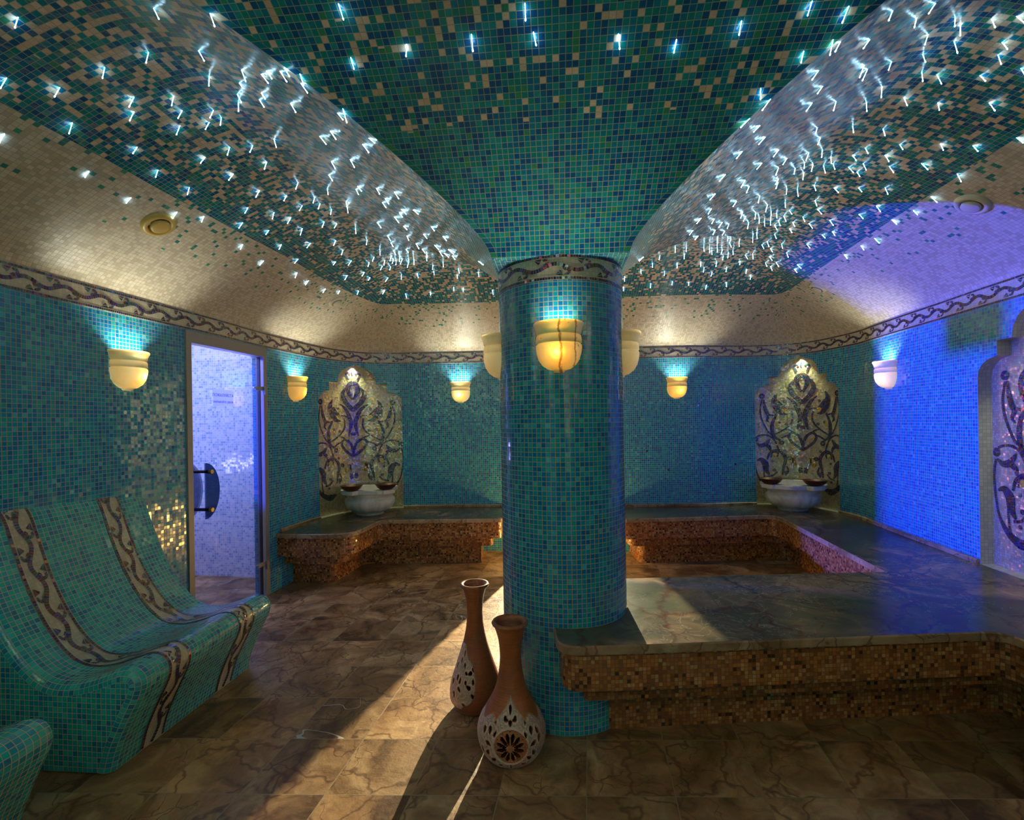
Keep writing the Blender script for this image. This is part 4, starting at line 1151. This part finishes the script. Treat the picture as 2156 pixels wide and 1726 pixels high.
def holes_front(u, z):
    d = 1.0; cz = .122
    r = math.hypot(u, z - cz)
    if r < .068:
        for k in range(12):
            a = 2*PI*k/12 + .26; d = min(d, drop(u, z, .010*math.cos(a), cz + .010*math.sin(a), a, .045, .0076))
        for k in range(12):
            a = 2*PI*(k+.5)/12 + .26; d = min(d, math.hypot(u - .0585*math.cos(a), z - cz - .0585*math.sin(a) ) - .0026)
        return max(d, -1)
    for cx, c2, a, l, wd in ((0, .232, PI/2, .030, .0075), (0, .196, PI/2, .020, .008), (-.008, .215, PI*.97, .022, .006), (.008, .215, PI*.03, .022, .006), (-.02, .212, PI*.65, .018, .006), (.02, .212, PI*.35, .018, .006),
            (.066, .196, PI*.3, .026, .0065), (.060, .175, -PI*.45, .020, .006), (.088, .158, PI*.45, .030, .008), (.078, .118, PI*.15, .030, .008), (.09, .100, -PI*.35, .026, .007), (.065, .080, -PI*.2, .026, .007), (.045, .052, -PI*.15, .022, .006), (.115, .18, -PI*.4, .03, .007), (.12, .12, PI*.4, .03, .008),
            (-.066, .196, PI*.7, .026, .0065), (-.060, .178, -PI*.6, .022, .006), (-.088, .158, PI*.55, .030, .008), (-.078, .118, PI*.85, .028, .008), (-.09, .100, -PI*.65, .026, .007), (-.060, .072, -PI*.8, .028, .007), (-.035, .045, -PI*.9, .02, .006),
            (0, .062, -PI/2, .016, .006), (0, .042, -PI/2, .014, .004), (-.12, .15, PI*.5, .03, .008), (-.13, .10, -PI*.5, .03, .008)):
        d = min(d, drop(u, z, cx, c2, a, l, wd))
    return d
def relief_front(u, z):
    top = .285 - abs(u) * 1.05 if abs(u) < .075 else .206 + .012 * math.cos(u * 60)
    k = min(top - z, .21 - abs(u), z - .018)
    return k, z > .2
def holes_back(u, z):
    d = 1.0
    for cx, c2, a, l, wd in ((.02, .232, -PI*.2, .022, .007), (-.005, .205, PI*.1, .030, .009), (-.005, .205, PI*.9, .02, .007), (.03, .19, -PI*.5, .025, .006), (-.03, .225, PI*.6, .026, .006), (-.05, .19, -PI*.55, .03, .006), (-.01, .16, -PI*.15, .03, .009), (-.01, .16, PI*.6, .02, .007),
            (.02, .128, -PI*.3, .026, .007), (-.04, .125, PI*.75, .028, .007), (-.075, .165, PI*.5, .03, .007), (-.07, .24, PI*.55, .03, .006), (-.03, .08, -PI*.2, .024, .006), (-.08, .09, PI*.6, .03, .006), (-.055, .27, PI*.5, .03, .005), (-.11, .14, PI*.5, .03, .007), (-.11, .21, PI*.5, .03, .006)):
        d = min(d, drop(u, z, cx, c2, a, l, wd))
    return d
def relief_back(u, z):
    x = u + .01
    if x > 0: k = .055 * math.sqrt(max(0, 1 - ((z - .165) / .095) ** 2)) - x if abs(z - .165) < .095 else -.02
    else:
        top = .255 + min(.07, (-x) * 1.2); k = min(top - z, z - .045 - max(0, x + .03), .14 + x)
    return k, False
VP = [(.072, .0), (.100, .022), (.126, .062), (.137, .110), (.133, .155), (.115, .200), (.088, .245), (.066, .290), (.052, .345), (.045, .395), (.044, .435), (.049, .490), (.058, .525), (.066, .548), (.069, .560)]
make_vase('squat terracotta vase with a pierced flower rosette on its pale lattice belly', -.022, 2.085, .57, VP, holes_front, relief_front, math.radians(-92), True)
VP2 = [(.085, .0), (.108, .022), (.122, .062), (.122, .110), (.112, .160), (.095, .21), (.076, .265), (.058, .325), (.045, .385), (.039, .44), (.039, .49), (.045, .545), (.057, .585), (.064, .600)]
make_vase('taller slender-necked terracotta vase behind, with pale lattice on one flank', -.198, 2.455, .61, VP2, holes_back, relief_back, math.radians(-105))

# ------------------------------------------------------------------ ventilation valves in the vault
def make_valve(label, px, py, mat, r=.085):
    h = see_ceiling(px, py)
    if not h: return
    nn = ceil_n(h[0], h[1]); t = thing('ceiling_vent', label, 'vent', h, 0, 'round air valves in the vault')
    t.rotation_mode = 'QUATERNION'; t.rotation_quaternion = nn.to_track_quat('Z', 'Y')
    mb = MB(); mb.lathe([(r, -.004), (r, .004), (r * .94, .012), (r * .80, .018), (r * .66, .016), (r * .62, .006), (r * .60, -.002)], 48, caps=False); mb.build('ring', mat, t)
    mb = MB(); mb.lathe([(r * .63, -.001), (.0005, -.001)], 40, caps=False); mb.build('dark_gap', M['dark'], t)
    mb = MB(); mb.lathe([(r * .10, .0), (r * .10, .008), (r * .50, .010), (r * .54, .014), (r * .53, .024), (r * .46, .027), (.0005, .028)], 40, caps=False); mb.build('disc', mat, t)
make_valve('round air valve painted with yellow light in the cream vault above the lounger wall', 334, 469, M['vent_yellow_lit'])
make_valve('cream round air valve in the vault above the blue-lit wall, beside the picture edge', 2048, 427, M['vent'], .08)
make_valve('pale round air valve seen edge-on above the glass door corner', 708, 634, M['vent'], .07)
make_valve('pale round air valve seen edge-on above the far corner by the violet glow', 1722, 606, M['vent'], .07)

# ------------------------------------------------------------------ chipped screw plugs in the far wall
for px, py, rr, nm in ((1361, 949, .012, 'dark screw hole in the far wall, the one closest to the column'), (1406, 989, .011, 'dark screw hole in the far wall, the lowest one below the orange lamp'), (1549, 977, .012, 'dark screw hole in the far wall next to the far niche')):
    s = s_at_azimuth(px, 1.0); p = W(s, 0, 0); z = EYE - (py - 887 + (px - 1078) * .0157) / FPX * p.y
    mb = MB(); mb.lathe([(rr, 0), (rr * .9, .003), (rr * .5, .001), (.0005, .0)], 12, caps=False)
    o = mb.build('screw_hole', M['dark']); tag(o, nm, 'screw hole', 'screw holes in the far wall'); o.location = W(s, z, .001); o.rotation_euler = (0, PI/2, 0); o.rotation_euler = Vector((math.cos(Wang(s)), math.sin(Wang(s)), 0)).to_track_quat('Z', 'Y').to_euler()
s = s_at_azimuth(1471, 1.4); p = W(s, 0, 0); z = EYE - (852 - 887 + 393 * .0157) / FPX * p.y
t = thing('wall_hook', 'small metal wall hook below and beside the orange lamp on the far wall', 'hook', W(s, z, .001), Wang(s))
mb = MB(); mb.box((0, -.010, -.018), (.004, .010, .022)); mb.build('plate', M['chrome'], t)
mb = MB(); mb.tube([(0, 0, .01), (.025, 0, .008), (.034, 0, .02)], .004, 8); mb.build('peg', M['copper'], t)

# ------------------------------------------------------------------ fibre-optic stars
FX = []
def px_list(ox, oy, k, pts): FX.extend((ox + x / k, oy + y / k) for x, y in pts)
px_list(600, 0, 2.3956, [(270,10),(332,275),(613,215),(940,160),(1253,150),(1682,160),(1975,190),(1210,3)])
px_list(1300, 0, 2.271, [(593,85),(930,5),(1105,30),(1315,45),(1520,10),(1430,85),(1615,85),(1640,110),(1790,85),(1910,75),(1065,200),(1205,185),(1485,165),(1610,195),(1840,195),(1030,180),(890,245),(1180,310),(1195,330),(1310,290),(1460,255),(1455,335),(1528,350),(1735,350),(1820,260),(1930,325),(960,335),(980,410),(1265,410),(1370,460),(1190,485),(1045,485),(930,490),(730,465),(685,415),(1533,490),(1778,485),(630,560),(680,600),(705,655),(1125,600),(1270,615),(955,610),(970,660),(980,715),(1185,705),(1350,685),(1545,685),(1700,690),(1910,655),(1280,740),(1455,775),(1300,795),(1625,830),(1175,780),(1125,740),(1020,745),(1030,780),(1105,795),(1145,820),(985,790),(935,785),(895,775),(915,730),(770,715),(810,755),(850,805),(770,800),(595,725),(690,780),(890,830),(770,855),(515,835),(610,860),(630,890),(810,900),(860,905),(940,885),(1037,895),(1153,895),(1280,895),(945,955),(1500,935),(1415,1000),(1238,980),(1155,1020),(1015,1050),(1230,1140),(1165,1175),(1085,1215),(905,1165),(1313,1046)])
px_list(0, 0, 2.271, [(85,75),(735,35),(1005,50),(710,250),(950,243),(500,310),(30,365),(285,415),(1000,370),(640,455),(830,455),(1155,330),(1145,390),(1250,350),(1275,335),(1340,340),(1360,325),(1435,350),(1135,450),(1140,490),(1250,440),(1240,475),(1390,490),(1440,400),(345,580),(640,525),(870,525),(1020,520),(1058,560),(1000,580),(860,600),(20,640),(655,695),(1098,700),(1208,690),(1310,665),(980,750),(1275,770),(755,805),(1115,830),(425,815),(1615,540),(1640,520),(1530,650),(1580,625),(1735,690),(1765,660),(1675,760),(1585,770),(1572,835),(1565,900),(1425,870),(1240,905),(1370,935),(905,890),(625,940),(845,1010),(975,1035),(1185,990),(1160,1060),(1310,1015),(1390,1040),(1285,1100),(1445,1090),(1445,980),(1505,940),(1530,970),(1585,1000),(1655,965),(1660,985),(1550,1060),(1610,1070),(1700,1090),(1755,1145),(1160,1165),(1345,1165),(1485,1160),(1605,1150),(1640,1195),(1605,1250),(1260,1245),(1425,1235),(1420,1300),(1475,1340),(1555,1380),(1625,1390),(1715,1390),(1660,1315),(1770,1325),(1765,1255),(1680,1245),(1710,890),(1800,900)])
px_list(660, 380, 5.133, [(150,85),(460,95),(680,85),(875,125),(775,190),(745,235),(950,310),(1080,315),(930,345),(875,390),(690,450),(975,490),(1275,500),(800,590),(455,520),(1010,600),(1190,580),(1400,600),(575,635),(240,655),(835,670),(865,755),(1000,740),(1110,680),(1310,700),(1175,740),(720,755),(335,750),(655,825),(1225,785),(1220,820),(1360,760),(1415,785),(1500,810),(1460,745),(840,820),(865,850),(895,860),(930,820),(960,850),(1030,850),(1085,850),(770,865),(610,890),(240,875),(410,862),(745,920),(835,930),(1025,895),(1400,875),(1290,910),(1300,975),(1565,950),(1555,1015),(550,988),(375,1020),(625,1045),(805,1045),(950,1010),(1120,1000),(1785,870),(1780,985),(1515,1150),(1620,1155),(1935,1185),(1265,1200),(995,1215),(770,1183),(490,1200),(295,1200),(135,1165)])
px_list(1300, 380, 4.687, [(1250,15),(1310,65),(965,130),(1405,150),(1175,205),(1480,240),(1585,15),(1670,75),(1780,95),(1940,60),(2145,70),(925,280),(1235,310),(1265,355),(1365,320),(1515,295),(1570,315),(1640,345),(1400,370),(1450,395),(1510,390),(1590,395),(1550,440),(1295,415),(825,370),(955,380),(1035,410),(1100,430),(745,490),(965,490),(795,550),(1060,495),(1090,555),(985,600),(985,655),(1375,520),(1335,560),(1700,470),(1550,525),(1730,410),(1890,420),(2095,400),(1830,355),(1695,290),(1655,215),(1940,195),(1975,280),(2020,530),(2120,500),(1855,605),(1870,645),(1475,600),(1425,630),(1620,625),(1510,670),(1670,705),(1260,730),(1335,720),(1500,745),(1210,795),(1565,805),(1460,810),(1775,825),(1745,870),(1275,870),(980,795),(1045,745),(1105,610),(1200,610),(680,660),(570,655),(852,660),(910,660),(930,690),(1035,680),(660,725),(255,755),(345,810),(590,810),(825,800),(855,850),(935,900),(230,875),(465,890),(1080,848),(1318,925),(70,945),(60,1050),(330,1015),(545,990),(703,1000),(1075,1000),(880,1028),(1510,845),(1140,690),(1095,705),(420,740)])
pts = []; used = []
for px, py in FX:
    if any((px - a) ** 2 + (py - b) ** 2 < 36 for a, b in used): continue
    h = see_ceiling(px, py)
    if h: used.append((px, py)); pts.append((h[1], h))
pts.sort(key=lambda q: q[0])
print('FIBRES', len(pts))
def fibre_mesh(mb, M_):
    b = MB(); b.lathe([(.0013, -.002), (.0010, .031), (.0018, .033), (.0022, .0355), (.0014, .038), (.0001, .039)], 6, caps=False)
    base = len(mb.v); mb.v += [tuple(M_ @ Vector(v)) for v in b.v]
    for f, s_ in zip(b.f, b.sm): mb.face([base + i for i in f], 0, None, None, s_)
proto = None; rest = MB()
for i, (_, h) in enumerate(pts):
    cn = ceil_n(h[0], h[1]); nn = Vector((-1.5 * cn.x + random.uniform(-.22, .22), -1.5 * cn.y + random.uniform(-.22, .22), min(cn.z, -.75))).normalized(); q = nn.to_track_quat('Z', 'Y')
    kk = random.uniform(.8, 1.15)
    if i < 300:
        if proto is None:
            m1 = MB(); fibre_mesh(m1, Matrix.Identity(4)); proto = m1.build('star_fibre', M['fibre'], link=False)
            o = proto; C.objects.link(o)
        else: o = proto.copy(); C.objects.link(o)
        dx, dy = h[0] - PC.x, h[1] - PC.y; a = dx * E1[0] + dy * E1[1]; b = dx * E2[0] + dy * E2[1]; dw, _w = dwall(h[0], h[1])
        side = ('of the vault over the blue-lit wall' if a > 0 else 'of the vault over the lounger') if abs(a) > abs(b) else ('of the vault before the column' if b < 0 else 'of the vault behind the column')
        zone = 'among white tiles' if dw < .57 else 'among green tiles'; zn = 'in the white tiles' if dw < .57 else 'in the green tiles'
        tag(o, 'glowing glass fibre star %s %s' % (zn, side), 'fibre light', 'fibre stars %s %s' % (zone, side))
        o.rotation_mode = 'QUATERNION'; o.rotation_quaternion = q; o.location = h; o.scale = (1, 1, kk)
    else:
        fibre_mesh(rest, Matrix.Translation(h) @ q.to_matrix().to_4x4() @ Matrix.Diagonal((1, 1, kk, 1)))
if rest.v:
    o = rest.build('star_fibres', M['fibre']); o['kind'] = 'stuff'; o['label'] = 'farthest glowing fibre stars of the vault above the corners'; o['category'] = 'fibre light'
